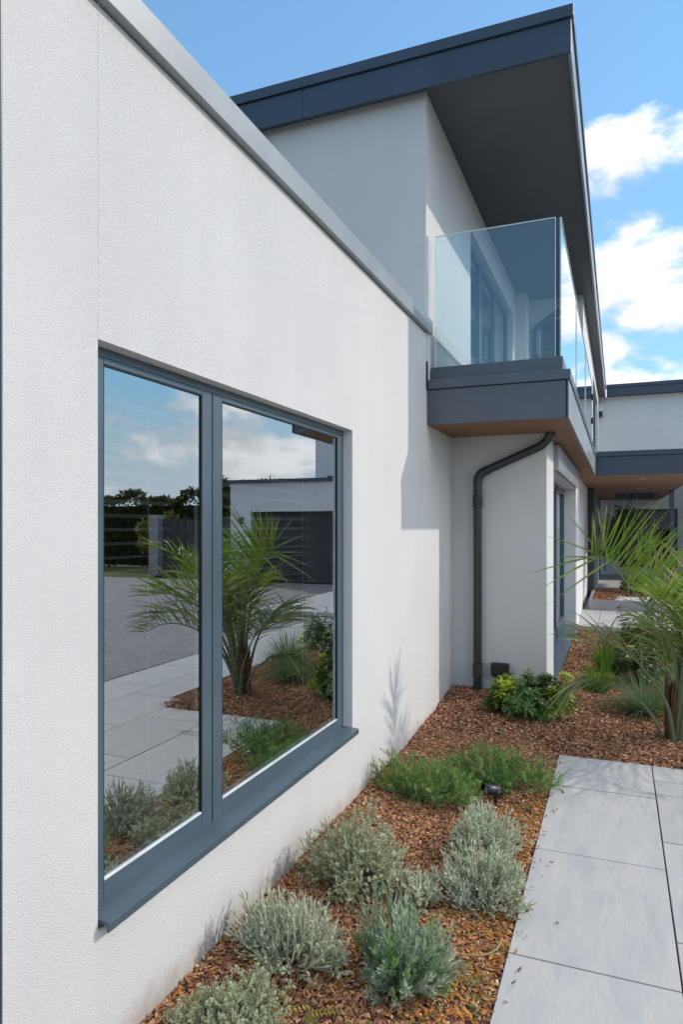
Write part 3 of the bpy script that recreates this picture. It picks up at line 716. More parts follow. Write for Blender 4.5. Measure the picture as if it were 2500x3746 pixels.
# ------------------------------------------------------------------ things fixed to the house
def fingers(mb, SP, rad, col, ns=5):
    n, k, _ = SP.shape; T = unit(np.gradient(SP, axis=1)); rv = rng.normal(0, 1, (n, 1, 3)); u = unit(rv - T * np.sum(rv * T, 2, keepdims=True)); w = np.cross(T, u)
    a = np.linspace(0, 2 * np.pi, ns, endpoint=False)
    r = rad[..., None, None] if rad.ndim == 2 else rad[None, :, None, None]
    V = SP[:, :, None] + r * (np.cos(a)[None, None, :, None] * u[:, :, None] + np.sin(a)[None, None, :, None] * w[:, :, None])
    i, j = np.meshgrid(np.arange(k - 1), np.arange(ns), indexing='ij'); i = i.ravel(); j = j.ravel(); j2 = (j + 1) % ns
    F = np.stack([i * ns + j, i * ns + j2, (i + 1) * ns + j2, (i + 1) * ns + j], 1)
    F = (F[None] + (np.arange(n) * k * ns)[:, None, None]).reshape(-1, 4)
    c = np.broadcast_to(col[:, :, None], (n, k, ns, 3)).reshape(-1, 3)
    mb.add(V.reshape(-1, 3), F, c, smooth=True)
def bez(pts, n=8):
    """rounded polyline"""
    P = [np.array(p, float) for p in pts]; out = [P[0]]
    for i in range(1, len(P) - 1):
        a, b, c = P[i - 1], P[i], P[i + 1]; r = 0.075
        s = b + (a - b) / np.linalg.norm(a - b) * r; e = b + (c - b) / np.linalg.norm(c - b) * r
        for t in np.linspace(0, 1, n): out.append((1 - t) ** 2 * s + 2 * t * (1 - t) * b + t * t * e)
    out.append(P[-1]); return np.array(out)
def drainpipe(pts, collars, label, rad=0.0385):
    t = empty('drainpipe', pts[0], label, 'drainpipe')
    mb = MB(); mb.tube(bez(pts), rad, 20); place(mb.build('pipe', 'pipe'), t)
    x, y = pts[0][0], pts[0][1]
    for (z0, z1) in collars:
        c = MB(); c.tube([(x, y, z0), (x, y, z1)], rad + .007, 20); c.tube([(x, y, z0 - .004), (x, y, z0 + .006)], rad + .011, 20); c.tube([(x, y, z1 - .006), (x, y, z1 + .004)], rad + .011, 20)
        c.box(x + .015, x + .05, y - rad - .012, y - rad + .01, z0 + .006, z1 - .006)
        c.box(x - .014, x + .014, y + rad * .8, y + 0.063, (z0 + z1) / 2 - .02, (z0 + z1) / 2 + .02)
        place(c.build('collar', 'pipe'), t)
    return t
dp = drainpipe([(-1.2, 6.29, 0.03), (-1.2, 6.29, 2.125), (-0.60, 6.27, 2.375), (-0.54, 6.24, 2.475)], [(1.83, 1.93), (.275, .385)], 'black drainpipe bending up to the timber soffit beside the inner corner')
mb = MB(); mb.tube(bez([(-1.2, 6.29, 2.04), (-1.2, 6.29, 2.125), (-1.11, 6.287, 2.162)], 8), 0.0425, 20)
place(mb.build('elbow', 'pipe'), dp)
drainpipe([(-1.19, 10.93, 2.86), (-1.19, 10.93, 4.70), (-0.82, 10.90, 4.93)], [(4.2, 4.3)], 'drainpipe on the upper storey seen through the balcony glass', 0.05)

def junction_box(x, y, z, w, h, label, conduit=0.0):
    t = empty('junction_box', (x, y, z), label, 'junction box')
    b = MB(); b.box(x - w / 2, x + w / 2, y - .05, y - .001, z, z + h); place(b.build('body', 'black', bevel=0.008), t)
    b = MB(); b.box(x - w / 2 - .004, x + w / 2 + .004, y - .072, y - .052, z - .003, z + h + .003); place(b.build('cover', 'black', bevel=0.009), t)
    b = MB(); b.box(x - w * .42, x - w * .2, y - .05, y - .02, z - .018, z - .002); place(b.build('latch', 'black', bevel=0.003), t)
    if conduit:
        c = MB(); c.tube([(x, y - .03, z), (x, y - .03, z - conduit)], .018, 10); place(c.build('conduit', 'black'), t)
junction_box(-1.0, 6.352, .29, .155, .112, 'black weatherproof socket box on the wall above the glossy bush')
junction_box(-.40, 23.5, .72, .25, .17, 'black box with a conduit below it on the far white wall', .5)
def siren():
    t = empty('alarm_siren', (-.47, 19.95, 4.65), 'slim white alarm siren with black lower half on the upper wall', 'alarm')
    b = MB(); b.box(-.498, -.40, 19.93, 19.998, 4.78, 5.0); place(b.build('case', 'white', bevel=.01), t)
    b = MB(); b.box(-.498, -.41, 19.92, 19.998, 4.62, 4.775); place(b.build('lamp_housing', 'black', bevel=.01), t)
siren()
for (x, y, lab) in [(.40, 12.98, 'round recessed spotlight in the canopy soffit nearer the front edge'), (.45, 16.3, 'round recessed spotlight in the canopy soffit farther from the front edge')]:
    t = empty('downlight', (x, y, 2.47), lab, 'spotlight', 'spotlights in the canopy soffit')
    b = MB(); b.tube([(x, y, 2.462), (x, y, 2.4735)], .055, 20); place(b.build('trim_ring', 'spacer'), t)
    b = MB(); b.tube([(x, y, 2.460), (x, y, 2.4615)], .038, 20); place(b.build('lens', 'lens'), t)
def rain_chain():
    t = empty('rain_chain', (.33, 18.9, 2.45), 'dark rain chain of open links hanging below the canopy opening', 'rain chain')
    b = MB(); b.tube([(.33, 18.9, 2.72), (.33, 18.9, 2.36)], [.05, .045], 12); place(b.build('spout', 'black'), t)
    b = MB(); z = 2.34
    k = 0
    while z > .5:
        a = np.linspace(0, 2 * np.pi, 13); 
        if k % 2: pts = np.stack([.33 + .0 * a, 18.9 + .045 * np.cos(a), z - .05 + .06 * np.sin(a)], 1)
        else: pts = np.stack([.33 + .045 * np.cos(a), 18.9 + 0 * a, z - .05 + .06 * np.sin(a)], 1)
        b.tube(pts, .007, 6, cap=False); z -= .095; k += 1
    place(b.build('links', 'steel'), t)
rain_chain()

# ------------------------------------------------------------------ plants
def stems_on_dome(n, rx, ry, h, spread=1.0, lo=0.0):
    """bezier stems from a small root patch to points in a dome"""
    ph = rng.uniform(0, 2 * np.pi, n); u = rng.uniform(lo, 1, n) ** 0.85
    th = np.arccos(u)                         # 0 = straight up
    r = rng.uniform(0.66, 1.04, n)
    tip = np.stack([rx * np.cos(ph) * np.sin(th) * r, ry * np.sin(ph) * np.sin(th) * r, h * np.cos(th) * r + 0.04], 1)
    f1, f2 = rng.uniform(0, 6.28, 2); lump = 1 + .16 * np.sin(2 * ph + f1) + .13 * np.sin(3 * ph + f2)
    tip = tip * lump[:, None] + np.array([rx, ry, 0]) * rng.normal(0, .07, 3)
    b0 = np.stack([rx * .28 * rng.normal(0, .6, n) + tip[:, 0] * .12, ry * .28 * rng.normal(0, .6, n) + tip[:, 1] * .12, np.zeros(n)], 1)
    return b0, tip
def qb(b0, c, tip, t):
    t = np.asarray(t)[None, :, None]
    return (1 - t) ** 2 * b0[:, None] + 2 * t * (1 - t) * c[:, None] + t * t * tip[:, None]
def shrub(name, loc, rx, ry, h, label, cat, nst=300, nlf=30, L=(.012, .02), W=.0035, cols=((.16, .2, .15), (.24, .28, .22)), upright=.5, group=None,
          t0=.3, mt='leaf', prof='leaf', nseg=1, ang=.9, stemcol=(.16, .14, .1), stemw=.0028, fold=0.0, tipb=1.12, droop=0.0, squash=None, branch=0, blen=(.03, .06), finger=0.0):
    x, y = loc; z = float(zm(x, y)) - .005 if len(loc) == 2 else 0
    t = empty(name, (x, y, z), label, cat, group)
    b0, tip = stems_on_dome(nst, rx, ry, h)
    if squash is not None: tip = squash(tip)
    c = b0 * .3 + tip * .7; c[:, 2] = b0[:, 2] + (tip[:, 2] - b0[:, 2]) * (0.5 - .42 * upright)
    c[:, :2] = b0[:, :2] * (1 - .5 - .45 * upright) + tip[:, :2] * (.5 + .45 * upright)
    if branch:
        B, C, T = [b0], [c], [tip]
        for k in range(branch):
            tt = rng.uniform(.35, .92, nst)[:, None]
            p = (1 - tt) ** 2 * b0 + 2 * tt * (1 - tt) * c + tt ** 2 * tip
            tg = unit(2 * (1 - tt) * (c - b0) + 2 * tt * (tip - c)); rv = rng.normal(0, 1, (nst, 3)); rad = unit(rv - tg * np.sum(rv * tg, 1, keepdims=True))
            dr = unit(tg * .8 + rad * .75 + np.array([0, 0, .3])); ln_ = rng.uniform(*blen, (nst, 1)) * (.5 + .5 * tt)
            e = p + dr * ln_; e[:, 2] = np.maximum(e[:, 2], .01); B.append(p); T.append(e); C.append((p + e) / 2 + rad * ln_ * .12)
        b0, c, tip = np.concatenate(B), np.concatenate(C), np.concatenate(T); nst = len(b0)
    ts = np.linspace(0, 1, 7); SP = qb(b0, c, tip, ts)
    sm = MB(); q = SP[:, :-1].reshape(-1, 3); d = (SP[:, 1:] - SP[:, :-1]).reshape(-1, 3); ln = np.linalg.norm(d, axis=1); d = unit(d)
    sm.strips(q, d, unit(np.cross(d, rng.normal(0, 1, d.shape))), ln, stemw, 1, 0, 'flat', np.array(stemcol) * rng.uniform(.7, 1.3, (len(q), 1)))
    o = sm.build('stems', mt, t)
    tl = np.linspace(t0, 1, nlf); tl = tl ** .8
    LP = qb(b0, c, tip, tl); dT = unit(np.gradient(LP, axis=1)); LP = LP.reshape(-1, 3); dT = dT.reshape(-1, 3); n = len(LP)
    rv = rng.normal(0, 1, (n, 3)); rad = unit(rv - dT * np.sum(rv * dT, 1, keepdims=True))
    dd = unit(dT * math.cos(ang) + rad * math.sin(ang) * rng.uniform(.7, 1.2, (n, 1)) + np.array([0, 0, .12]))
    sd = unit(np.cross(dd, rad + rng.normal(0, .35, (n, 3))))
    frac = np.tile(tl, nst); sc = rng.uniform(.75, 1.25, nst).repeat(nlf)
    k = rng.random((n, 1)); col = np.array(cols[0]) * (1 - k) + np.array(cols[1]) * k
    stv = rng.uniform(.82, 1.18, nst).repeat(nlf)[:, None]
    col = col * stv * (1 + (tipb - 1) * (frac[:, None] ** 3))
    if len(cols) > 2:
        kk = (rng.random(nst) < cols[3]).repeat(nlf); col[kk] = np.array(cols[2]) * rng.uniform(.8, 1.2, (kk.sum(), 1))
    mb = MB()
    if finger:
        tf = np.linspace(.28, 1, 9); FP = qb(b0, c, tip, tf)
        fp_ = np.array([.5, .75, .9, 1, 1.05, 1.0, .95, .75, .2]); wob = rng.uniform(.8, 1.2, (nst, 9))
        kk = rng.random((nst, 1, 1)); fc = (np.array(cols[0]) * (1 - kk) + np.array(cols[1]) * kk) * rng.uniform(.8, 1.15, (nst, 9, 1)) * np.linspace(.9, 1.08, 9)[None, :, None]
        if len(cols) > 2: q_ = rng.random(nst) < cols[3]; fc[q_] = np.array(cols[2]) * rng.uniform(.85, 1.15, (q_.sum(), 9, 1))
        fingers(mb, FP, finger * fp_[None] * wob * rng.uniform(.75, 1.2, (nst, 1)), fc)
    mb.strips(LP, dd, sd, rng.uniform(*L, n) * sc * (1 - .35 * frac ** 4), W * sc, nseg, droop, prof, col, fold)
    mb.build('foliage', mt, t)
    return t
GREY = ((.48, .53, .41), (.71, .75, .60), (.68, .65, .48), .09)
SAGE = ((.38, .43, .28), (.62, .67, .47), (.46, .38, .26), .05)
G = 'grey leaved shrubs in the bark bed'
SIL = dict(L=(.006, .0105), W=.0038, nlf=24, t0=.3, ang=1.0)
def silver(loc, rx, ry, h, label, n, up): return shrub('silver_shrub', loc, rx, ry, h, label, 'shrub', n, SIL['nlf'], SIL['L'], SIL['W'], GREY, up, G, SIL['t0'], ang=SIL['ang'], branch=5, blen=(.022, .048), finger=.0034)
shrub('grey_shrub', (-1.10, 2.90), .315, .28, .285, 'broad domed sage grey shrub with tiny round leaves, largest in the bark bed', 'shrub', 330, 22, (.007, .012), .0095, SAGE, .05, G, .35, ang=1.15, branch=5, blen=(.03, .06))
silver((-.655, 3.47), .225, .22, .215, 'silver shrub directly in front of the black garden spotlight', 250, .35)
silver((-.55, 3.02), .20, .22, .22, 'tall silver shrub hugging the paving edge behind a pale curved twig', 240, .45)
silver((-.79, 2.86), .10, .12, .13, 'smallest silver shrub, a low tuft left of the taller one by the paving', 70, .35)
silver((-1.16, 2.33), .25, .20, .22, 'wide pale silver shrub with upright fingers close to the wall below the window', 260, .45)
shrub('grey_shrub', (-1.15, 1.88), .165, .20, .125, 'low sage shrub cut by the bottom edge of the photo', 'shrub', 240, 22, (.007, .012), .0085, SAGE, .2, G, .35, ang=1.1, branch=5, blen=(.03, .055))
shrub('lavender', (-.735, 2.36), .215, .19, .245, 'blue green lavender clump with long narrow leaves near the paving', 'lavender', 190, 24, (.030, .052), .0062, ((.23, .30, .22), (.45, .53, .42), (.24, .37, .15), .28), .35, None, .2, nseg=2, ang=.55, fold=.25, prof='leaf')
ROS = ((.10, .215, .06), (.28, .44, .15), (.36, .50, .17), .15)
shrub('rosemary', (-1.08, 4.03), .41, .24, .215, 'spreading green rosemary against the white wall', 'rosemary', 220, 38, (.013, .022), .0050, ROS, .7, 'rosemary bushes', .2, ang=.8, branch=3, blen=(.05, .10))
shrub('rosemary', (-.70, 4.36), .36, .26, .23, 'spreading green rosemary behind the black spotlight, nearer the paving', 'rosemary', 220, 38, (.013, .022), .0050, ROS, .7, 'rosemary bushes', .2, ang=.8, branch=3, blen=(.05, .10))

def whorl_bush(name, loc, rx, ry, h, label, nst=150, nl=11, L=(.035, .062), W=.019, fresh=.16, group=None, cols=((.06, .115, .026), (.14, .225, .05))):
    x, y = loc; z = float(zm(x, y)) - .005; t = empty(name, (x, y, z), label, 'bush', group)
    b0, tip = stems_on_dome(nst, rx, ry, h, lo=.05); c = b0 * .3 + tip * .7; c[:, 2] = tip[:, 2] * .45
    ts = np.linspace(0, 1, 6); SP = qb(b0, c, tip, ts)
    sm = MB(); q = SP[:, :-1].reshape(-1, 3); d = (SP[:, 1:] - SP[:, :-1]).reshape(-1, 3); ln = np.linalg.norm(d, axis=1); d = unit(d)
    sm.strips(q, d, unit(np.cross(d, rng.normal(0, 1, d.shape))), ln, .005, 1, 0, 'flat', np.array((.10, .09, .05)))
    sm.build('stems', 'bark', t)
    dT = unit(tip - c); mb = MB()
    for lev, (tt, nn) in enumerate([(1.0, nl), (.93, 6), (.82, 5), (.68, 3)]):
        P = qb(b0, c, tip, [tt])[:, 0]
        for j in range(nn):
            a = 2 * np.pi * (j / nn) + rng.uniform(-.3, .3, nst) + lev
            ref = np.where(np.abs(dT[:, 2:3]) > .9, np.array([[1.0, 0, 0]]), np.array([[0, 0, 1.0]]))
            u = unit(np.cross(dT, ref)); v = np.cross(dT, u)
            rad = np.cos(a)[:, None] * u + np.sin(a)[:, None] * v
            el = rng.uniform(.15, .75, (nst, 1)) if lev == 0 else rng.uniform(-.1, .4, (nst, 1))
            dd = unit(rad + dT * el); sd = unit(np.cross(dT + rng.normal(0, .15, (nst, 3)), rad))
            k = rng.random((nst, 1)); col = np.array(cols[0]) * (1 - k) + np.array(cols[1]) * k
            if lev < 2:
                bright_zone = ((tip[:, 0] > rx * .62) | ((tip[:, 2] > h * .7) & (tip[:, 0] < -rx * .12) & (tip[:, 0] > -rx * .5)))  # stem tips that carry the yellow new leaves
                fr = bright_zone & (np.sin(np.arange(nst) * 12.9898) * 43758.5 % 1 < fresh * 4)
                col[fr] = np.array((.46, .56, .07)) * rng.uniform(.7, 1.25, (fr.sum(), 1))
            mb.strips(P, dd, sd, rng.uniform(*L, nst), W * rng.uniform(.8, 1.2, nst), 4, rng.uniform(-.05, .3, nst), 'obov', col, fold=.16)
    mb.build('foliage', 'leafgloss', t); return t
whorl_bush('glossy_bush', (-.74, 5.84), .35, .27, .285, 'rounded glossy green bush with yellow new leaves in front of the socket box', nst=180, L=(.05, .078), W=.0195)

def tuft(name, loc, n, L, W, label, cat, cols, spread=.55, group=None, droop=(.5, 1.2), flowers=0, rad=.07, mt='leaf'):
    x, y = loc; z = float(zm(x, y)) - .01; t = empty(name, (x, y, z), label, cat, group)
    ph = rng.uniform(0, 2 * np.pi, n); s = rng.uniform(0.05, 1, n) ** .7 * spread
    d = unit(np.stack([np.cos(ph) * s, np.sin(ph) * s, np.ones(n)], 1)); r = rad * np.sqrt(rng.random(n))
    b = np.stack([np.cos(ph) * r, np.sin(ph) * r, np.zeros(n)], 1)
    sd = unit(np.cross(d, np.stack([np.cos(ph), np.sin(ph), rng.normal(0, .3, n)], 1)) + rng.normal(0, .2, (n, 3)))
    k = rng.random((n, 1)); col = np.array(cols[0]) * (1 - k) + np.array(cols[1]) * k
    ll = rng.uniform(*L, n); mb = MB(); mb.strips(b, d, sd, ll, W, 6, np.minimum(rng.uniform(*droop, n) * s / spread, .92 * d[:, 2]), 'blade', col, fold=.15)
    mb.build('foliage', mt, t)
    if flowers:
        for i in range(flowers):
            fm = MB(); st = MB()
            a = rng.uniform(0, 2 * np.pi); rr = rng.uniform(.02, .16); h = rng.uniform(.9, 1.12) * L[1]
            p0 = np.array([.2 * rr * math.cos(a), .2 * rr * math.sin(a), 0]); p1 = np.array([rr * math.cos(a), rr * math.sin(a), h])
            st.tube([p0, (p0 + p1) / 2 + np.array([0, 0, .02]), p1], .0022, 5, (.10, .16, .06))
            for j in range(9):
                dd = unit(rng.normal(0, 1, 3) + np.array([0, 0, .6])); base = p1 + dd * .012
                for q in range(5):
                    e = unit(dd + .9 * unit(np.cross(dd, rng.normal(0, 1, 3)))); s2 = unit(np.cross(e, dd))
                    fm.strips(base[None], e[None], s2[None], .016, .007, 1, 0, 'leaf', np.array((.58, .46, .66)) * rng.uniform(.85, 1.15))
            fm.build('flower_head', 'petal', st.build('flower_stem', 'leaf', t))
    return t
GRN = ((.055, .13, .02), (.16, .27, .045))
tuft('society_garlic', (-.19, 7.02), 420, (.26, .42), .007, 'bright green grassy clump in front of the lilac flowering one', 'grassy plant', GRN, .9, 'grassy green clumps', (.3, .8))
tuft('society_garlic', (-.14, 8.3), 300, (.30, .44), .007, 'grassy clump carrying lilac flower heads', 'grassy plant', GRN, .7, 'grassy green clumps', (.2, .6), 7)
tuft('society_garlic', (.10, 9.9), 240, (.3, .44), .008, 'far grassy clump with pale flowers beside the terrace step', 'grassy plant', GRN, .7, 'grassy green clumps', (.2, .6), 6)
tuft('fountain_grass', (.22, 6.52), 520, (.40, .62), .0065, 'grey green fountain grass arching over the bark left of the palm trunk', 'ornamental grass', ((.09, .145, .065), (.21, .28, .16)), 1.3, 'fountain grasses', (.45, .9))
tuft('fountain_grass', (.62, 7.3), 420, (.42, .62), .0065, 'fountain grass growing right behind the palm crown', 'ornamental grass', ((.08, .14, .05), (.20, .28, .13)), 1.2, 'fountain grasses', (.45, .9))
whorl_bush('dark_bush', (.17, 7.75), .28, .28, .36, 'low dark green bush behind the fountain grass', 110, 9, fresh=.02, group='dark green bushes', cols=((.035, .07, .02), (.08, .13, .04)))
whorl_bush('dark_bush', (.35, 9.3), .42, .4, .55, 'taller dark green bush before the terrace, behind the palm fronds', 170, 9, fresh=.05, group='dark green bushes')
whorl_bush('dark_bush', (.72, 8.5), .3, .3, .42, 'dark green bush along the far paving, mirrored in the window', 120, 9, fresh=.1, group='dark green bushes')

# ------------------------------------------------------------------ palm
def catmull(P, n=40):
    P = np.asarray(P, float); P = np.concatenate([[2 * P[0] - P[1]], P, [2 * P[-1] - P[-2]]]); out = []
    k = len(P) - 3; per = max(2, n // k)
    for i in range(k):
        p0, p1, p2, p3 = P[i:i + 4]
        for t in np.linspace(0, 1, per, endpoint=False):
            out.append(.5 * (2 * p1 + (p2 - p0) * t + (2 * p0 - 5 * p1 + 4 * p2 - p3) * t * t + (3 * p1 - p0 - 3 * p2 + p3) * t ** 3))
    out.append(P[-2]); return np.array(out)
def frond(mb_r, mb_l, pts, llen=.5, npair=34, t0=.36, vee=.85, col=((.085, .15, .03), (.17, .26, .06)), droop=.35, fwd=.55, base_r=.020, side=.72, lw=.017):
    C = catmull(pts, 48); k = len(C); s = np.linspace(0, 1, k)
    rad = np.interp(s, [0, .08, .3, .6, 1], [base_r * 1.7, base_r * 1.15, base_r * .6, base_r * .33, base_r * .1])
    pc = np.stack([np.interp(s, [0, .2, .5, 1], [a, b, c, d]) for a, b, c, d in zip((.20, .19, .17, .16), (.22, .24, .25, .24), (.12, .14, .09, .06), (0.1, .12, .07, .06))], 1) if False else np.array([[.175, .205, .115]]).repeat(k, 0) * np.interp(s, [0, .25, 1], [.75, 1.15, 1.0])[:, None]
    mb_r.tube(C, rad, 8, pc, flat=.75)
    T = unit(np.gradient(C, axis=0)); tl = np.linspace(t0, .995, npair)
    P = np.stack([np.interp(tl, s, C[:, i]) for i in range(3)], 1); TT = unit(np.stack([np.interp(tl, s, T[:, i]) for i in range(3)], 1))
    up = np.array([0, 0, 1.0]); sd = unit(np.cross(TT, up) + 1e-4); upn = unit(np.cross(sd, TT))
    prof = np.interp((tl - t0) / (1 - t0), [0, .12, .45, .8, 1], [.62, .9, 1.0, .72, .45])
    for sg in (-1, 1):
        j = lambda a: rng.normal(0, a, (npair, 1))
        d = unit(TT * (fwd + j(.14)) + sg * sd * (side + j(.12)) + upn * (vee + j(.16)) + rng.normal(0, .06, (npair, 3)))
        ws = unit(np.cross(d, TT) + rng.normal(0, .25, (npair, 3)))
        ws = unit(np.cross(np.cross(d, ws), d))
        q = rng.random((npair, 1)); c = np.array(col[0]) * (1 - q) + np.array(col[1]) * q
        c[rng.random(npair) < .10] = (.34, .33, .14); c[rng.random(npair) < .05] = (.36, .24, .11)
        mb_l.strips(P, d, ws, llen * prof * rng.uniform(.85, 1.12, npair), lw, 7, droop * rng.uniform(.4, 1.5, npair), 'blade', c, fold=.28)
def palm():
    X, Y = .40, 5.84; z = float(zm(X, Y))
    t = empty('palm', (X, Y, z - .02), 'young feather palm with arching fronds at the end of the paving', 'palm')
    tr = MB(); zz = np.linspace(0, .55, 12)
    for a in range(70):
        an = rng.uniform(0, 2 * np.pi); r = rng.uniform(.01, .06)
        pts = [(X + math.cos(an) * r * (1 + .3 * q), Y + math.sin(an) * r * (1 + .3 * q), z - .03 + q * rng.uniform(.35, .55)) for q in (0, .4, .8, 1)]
        kf = rng.uniform(.6, 1.7); tr.tube(np.array(pts) + rng.normal(0, .006, (4, 3)), np.array([.012, .011, .008, .002]) * rng.uniform(.6, 1.3), 5, (.16 * kf, .095 * kf, .055 * kf))
    place(tr.build('trunk', 'bark'), t)
    def fr(pts, **k):
        r_, l_ = MB(), MB(); frond(r_, l_, pts, **k)
        o = place(r_.build('frond_stalk', 'bark'), t); place(l_.build('leaflets', 'palmleaf'), o)
    G1 = ((.12, .21, .025), (.27, .37, .06)); G2 = ((.11, .165, .06), (.23, .295, .115))
    # low stalk drooping to the left over the bark
    fr([(.30, 5.80, z), (.275, 5.72, .14), (.17, 5.66, .30), (.03, 5.60, .40), (-.10, 5.56, .47), (-.22, 5.55, .485), (-.33, 5.55, .44)], llen=.46, npair=17, t0=.55, vee=.05, col=G2, droop=.75, fwd=.75, base_r=.013)
    # middle frond reaching left
    fr([(.39, 5.78, z), (.35, 5.74, .27), (.25, 5.68, .47), (.13, 5.60, .63), (0.0, 5.52, .74), (-.13, 5.46, .79), (-.26, 5.42, .78)], llen=.58, npair=19, t0=.45, vee=.5, col=G2, droop=.5, base_r=.018)
    # tall frond whose tip crosses the pier
    fr([(.42, 5.86, z), (.42, 5.80, .44), (.37, 5.72, .74), (.24, 5.62, 1.0), (.10, 5.52, 1.17), (0.0, 5.45, 1.31), (-.09, 5.40, 1.40), (-.19, 5.36, 1.435)], llen=.70, npair=27, t0=.38, vee=1.2, col=G1, droop=.06, fwd=.18, base_r=.022, side=.34, lw=.024)
    tl_ = MB(); tp = np.array([-.185, 5.362, 1.434])
    for (dx, dy, dz) in [(-.46, -.1, -.11), (-.44, -.16, -.31), (-.27, .05, .36), (-.45, -.05, .2), (-.08, .02, .44), (-.33, .1, .02), (-.40, .06, -.22)]:
        e = np.array([dx, dy, dz]); ln_ = np.linalg.norm(e); e = e / ln_; s2 = unit(np.cross(e, [0, .9, .3]))
        tl_.strips(tp[None] + rng.normal(0, .008, (1, 3)) + rng.uniform(0, .16) * np.array([[.93, .33, -.25]]), e[None], s2[None], ln_, .017, 8, .06, 'blade', np.array((.20, .30, .07)) * rng.uniform(.8, 1.2), fold=.25)
    place(tl_.build('tip_leaflets', 'palmleaf'), t)
    # a shorter upright frond behind it, nearer the trunk
    fr([(.43, 5.90, z), (.45, 5.92, .5), (.42, 5.90, .85), (.33, 5.86, 1.12), (.22, 5.80, 1.30), (.12, 5.74, 1.40)], llen=.52, npair=24, t0=.40, vee=1.0, col=G1, droop=.12, fwd=.3, base_r=.024, side=.5, lw=.020)
    fr([(.44, 5.80, z), (.47, 5.72, .45), (.46, 5.62, .80), (.40, 5.50, 1.02), (.32, 5.38, 1.12), (.23, 5.28, 1.14)], llen=.50, npair=23, t0=.42, vee=.7, col=G1, droop=.25, fwd=.4, base_r=.024, side=.6, lw=.018)
    spec = [(20, 1.7, .62, .9), (75, 1.5, .7, .8), (8, 1.6, .76, .7), (62, 1.65, .8, .65), (345, 1.5, .55, .9), (30, 1.4, .45, 1.0), (18, 1.45, .9, .5), (300, 1.5, .85, .55), (70, 1.4, .92, .45), (295, 1.6, .66, .9), (335, 1.8, .8, .7), (48, 1.75, .86, .55), (355, 1.45, .35, 1.1), (315, 1.3, .35, 1.0), (100, 1.3, .5, 1.0)]
    for (az, ln, upf, dr) in spec:
        a = R(az); P = []; p = np.array([X + .03 * math.cos(a), Y + .03 * math.sin(a), z]); el = R(58 + 32 * upf)
        n = 8
        for i in range(n):
            P.append(p.copy()); p = p + ln / (n - 1) * np.array([math.cos(a) * math.cos(el), math.sin(a) * math.cos(el), math.sin(el)])
            el -= dr * R(7 + 7 * i) * .62
        fr(P, llen=rng.uniform(.50, .62), npair=22, t0=.40, vee=rng.uniform(.3, .8), col=G1 if upf > .55 else G2, droop=rng.uniform(.1, .4), base_r=.026)
palm()

# ------------------------------------------------------------------ planter, olive, pebbles
def planter():
    t = empty('raised_planter', (.6, 14.6, .1), 'low raised planter faced in grey tiles at the entrance', 'planter')
    b = MB()
    for i in range(3): b.box(-.52 + i * .55 + .002, -.52 + (i + 1) * .55 - .002, 13.55, 13.60, .1, .285)
    b.box(-.52, -.47, 13.605, 16.4, .1, .285); b.box(1.08, 1.13, 13.605, 16.4, .1, .285); b.box(-.465, 1.075, 16.35, 16.4, .1, .285)
    place(b.build('tiled_side', 'tile', bevel=.003), t)
    s = MB(); s.box(-.46, 1.07, 13.61, 16.34, .11, .24); place(s.build('bark_fill', 'soil'), t)
    n = 3500; x = rng.uniform(-.45, 1.06, n); y = rng.uniform(13.62, 16.3, n)
    V, F, c = chips(n, (-.45, 1.06), (13.62, 16.3), .035); V[:, 2] += .245 - np.repeat(zm(x, y) * 0 + .012, 8)
    m = MB(); m.add(V, F, c); place(m.build('bark_mulch', 'chip'), t)
planter()
def pebbles():
    mb = MB(); base = []
    for i in range(170):
        x, y = rng.uniform(-.02, .62), rng.uniform(13.64, 14.3); r = rng.uniform(.025, .05); nlat, nlon = 5, 8
        th = np.linspace(0, np.pi, nlat); ph = np.linspace(0, 2 * np.pi, nlon, endpoint=False)
        V = np.array([(r * math.sin(a) * math.cos(b), r * .8 * math.sin(a) * math.sin(b), r * .6 * math.cos(a)) for a in th for b in ph]) + np.array([x, y, .275])
        F = [(i2 * nlon + j, i2 * nlon + (j + 1) % nlon, (i2 + 1) * nlon + (j + 1) % nlon, (i2 + 1) * nlon + j) for i2 in range(nlat - 1) for j in range(nlon)]
        mb.add(V, F, smooth=True)
    tag(mb.build('pebbles', 'pebble'), 'white pebbles heaped in the raised planter', 'pebbles', kind='stuff')
pebbles()
